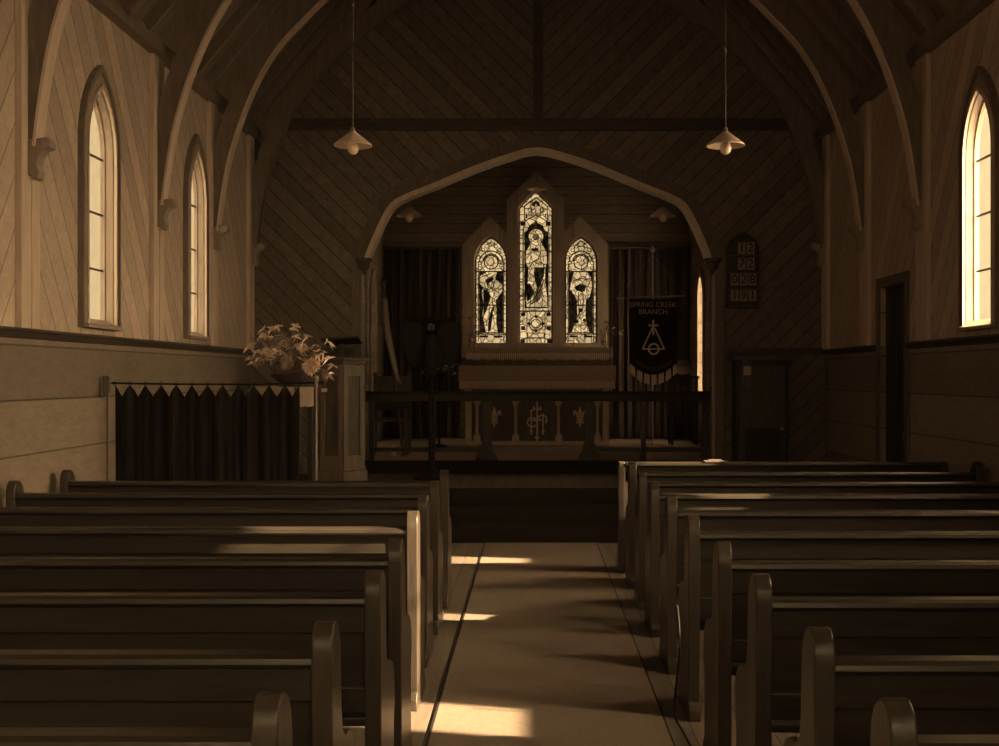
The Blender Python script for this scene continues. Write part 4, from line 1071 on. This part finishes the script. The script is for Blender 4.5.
# ================================================================ PENDANT LAMPS
def pendant_parts():
    t = thing('pendant_lamp', 'x', 'lamp')
    MB().lathe([(.02, .115), (.03, .108), (.15, .012), (.152, .0), (.148, .003), (.03, .10), (.02, .106)], 0, 0, 0, 32).build('enamel_shade', M['enamel'], t, True)
    MB().lathe([(0, .155), (.010, .15), (.018, .135), (.024, .108), (.024, .03), (0, .03)], 0, 0, 0, 16).build('socket', M['card'], t, True)
    MB().lathe([(.018, .05), (.028, .03), (.042, .0), (.046, -.022), (.038, -.048), (.02, -.064), (0, -.068)], 0, 0, 0, 20).build('bulb', M['bulb'], t, True)
    return t
def flex(t, h): MB().tube([(0, 0, .15), (0, 0, h)], .004, 6).build('flex', M['cord'], t)
lamps = [(-1.485, 9.5, 3.42, 'white conical pendant lamp hanging from a long flex, left front of the nave'),
         (1.465, 9.5, 3.42, 'white conical pendant lamp hanging from a long flex, right front of the nave'),
         (-1.66, 15.5, 3.66, 'small dim pendant lamp seen under the left shoulder of the chancel arch'),
         (1.62, 15.5, 3.66, 'small dim pendant lamp seen under the right shoulder of the chancel arch'),
         (0.0, 17.0, 4.24, 'pendant lamp in front of the tip of the centre stained window')]
pp = pendant_parts()
for i, (x, y, z, lab) in enumerate(lamps):
    if i == 0: t = pp
    else:
        t = pp.copy(); C.objects.link(t)
        for ch in list(pp.children):
            if ch.name.startswith('flex'): continue
            c = ch.copy(); C.objects.link(c); c.parent = t
    t.location = (x, y, z); tag(t, lab, 'lamp', 'pendant lamps with conical shades')
    if i >= 2: t.scale = (1.1,)*3 if i < 4 else (.95,)*3
    roof = ZR - abs(x)*PITCH if y < YE else ZC+XC-abs(x)
    flex(t, (roof - z)/(t.scale[0]) - .02)

# ================================================================ HYMN BOARD, CUPBOARD (right)
t = thing('hymn_board', 'hymn board with four rows of number cards right of the chancel arch', 'hymn board', (2.42, YE-.03, 2.4))
MB().prism([(-.19, 0), (.19, 0), (.19, .72), (.15, .80), (.08, .86), (0, .90), (-.08, .86), (-.15, .80), (-.19, .72)], -.03, .025, 'XZ').build('board', M['dark_wood'], t, bevel=.006)
for k in range(4): b = MB(); b.box(-.17, .17, -.045, -.028, .02+.2*k-.008, .02+.2*k+.008); b.build('card_rail', M['oak_dark'], t)
for k, row in enumerate(('12', '72', '028', '191')):
    z = .635-.185*k+.07
    for j, chx in enumerate(row):
        x = (j-(len(row)-1)/2)*.105 + (.0 if len(row) == 3 else .03)
        b = MB(); b.box(x-.045, x+.045, -.042, -.036, z-.07, z+.07); cd = b.build('number_card', M['card'], t)
        text_mesh('numeral', chx, M['ink'], cd, x, -.044, z, .15, .001)
t = thing('wall_cupboard', 'tall dark panelled cupboard below the hymn board', 'cupboard', (2.58, YE-.24, 0))
b = MB(); b.box(-.30, .30, -.14, .17, 0, 1.78); b.build('carcass', M['dark_wood'], t)
b = MB(); b.box(-.34, .34, -.18, .18, 1.78, 1.84); b.build('top', M['oak_dark'], t, bevel=.008)
dr = MB(); dr.box(-.26, .26, -.16, -.14, .1, 1.72); dr = dr.build('door', M['oak_dark'], t, bevel=.004)
b = MB(); b.box(-.2, .2, -.165, -.158, .3, 1.0); b.build('door_panel', M['dark_wood'], dr, bevel=.002)
b = MB(); b.lathe([(0, -.02), (.02, -.012), (.02, .012), (0, .02)], .22, -.175, 1.0, 10); b.build('knob', M['brass'], dr, True)
t = thing('palm_cross', 'small pale woven ornament fixed to the cupboard door below the hymn board', 'ornament', (2.40, YE-.41, 1.66))
b = MB(); b.box(-.04, .04, -.012, .0, -.05, .05); b.build('woven_square', M['petal_mid'], t)
b = MB(); rnd = random.Random(9)
for k in range(8): x = -.05+k*.014; b.box(x-.002, x+.002, -.01, -.004, -.17-rnd.random()*.03, .13)
b.build('straws', M['cord'], t)
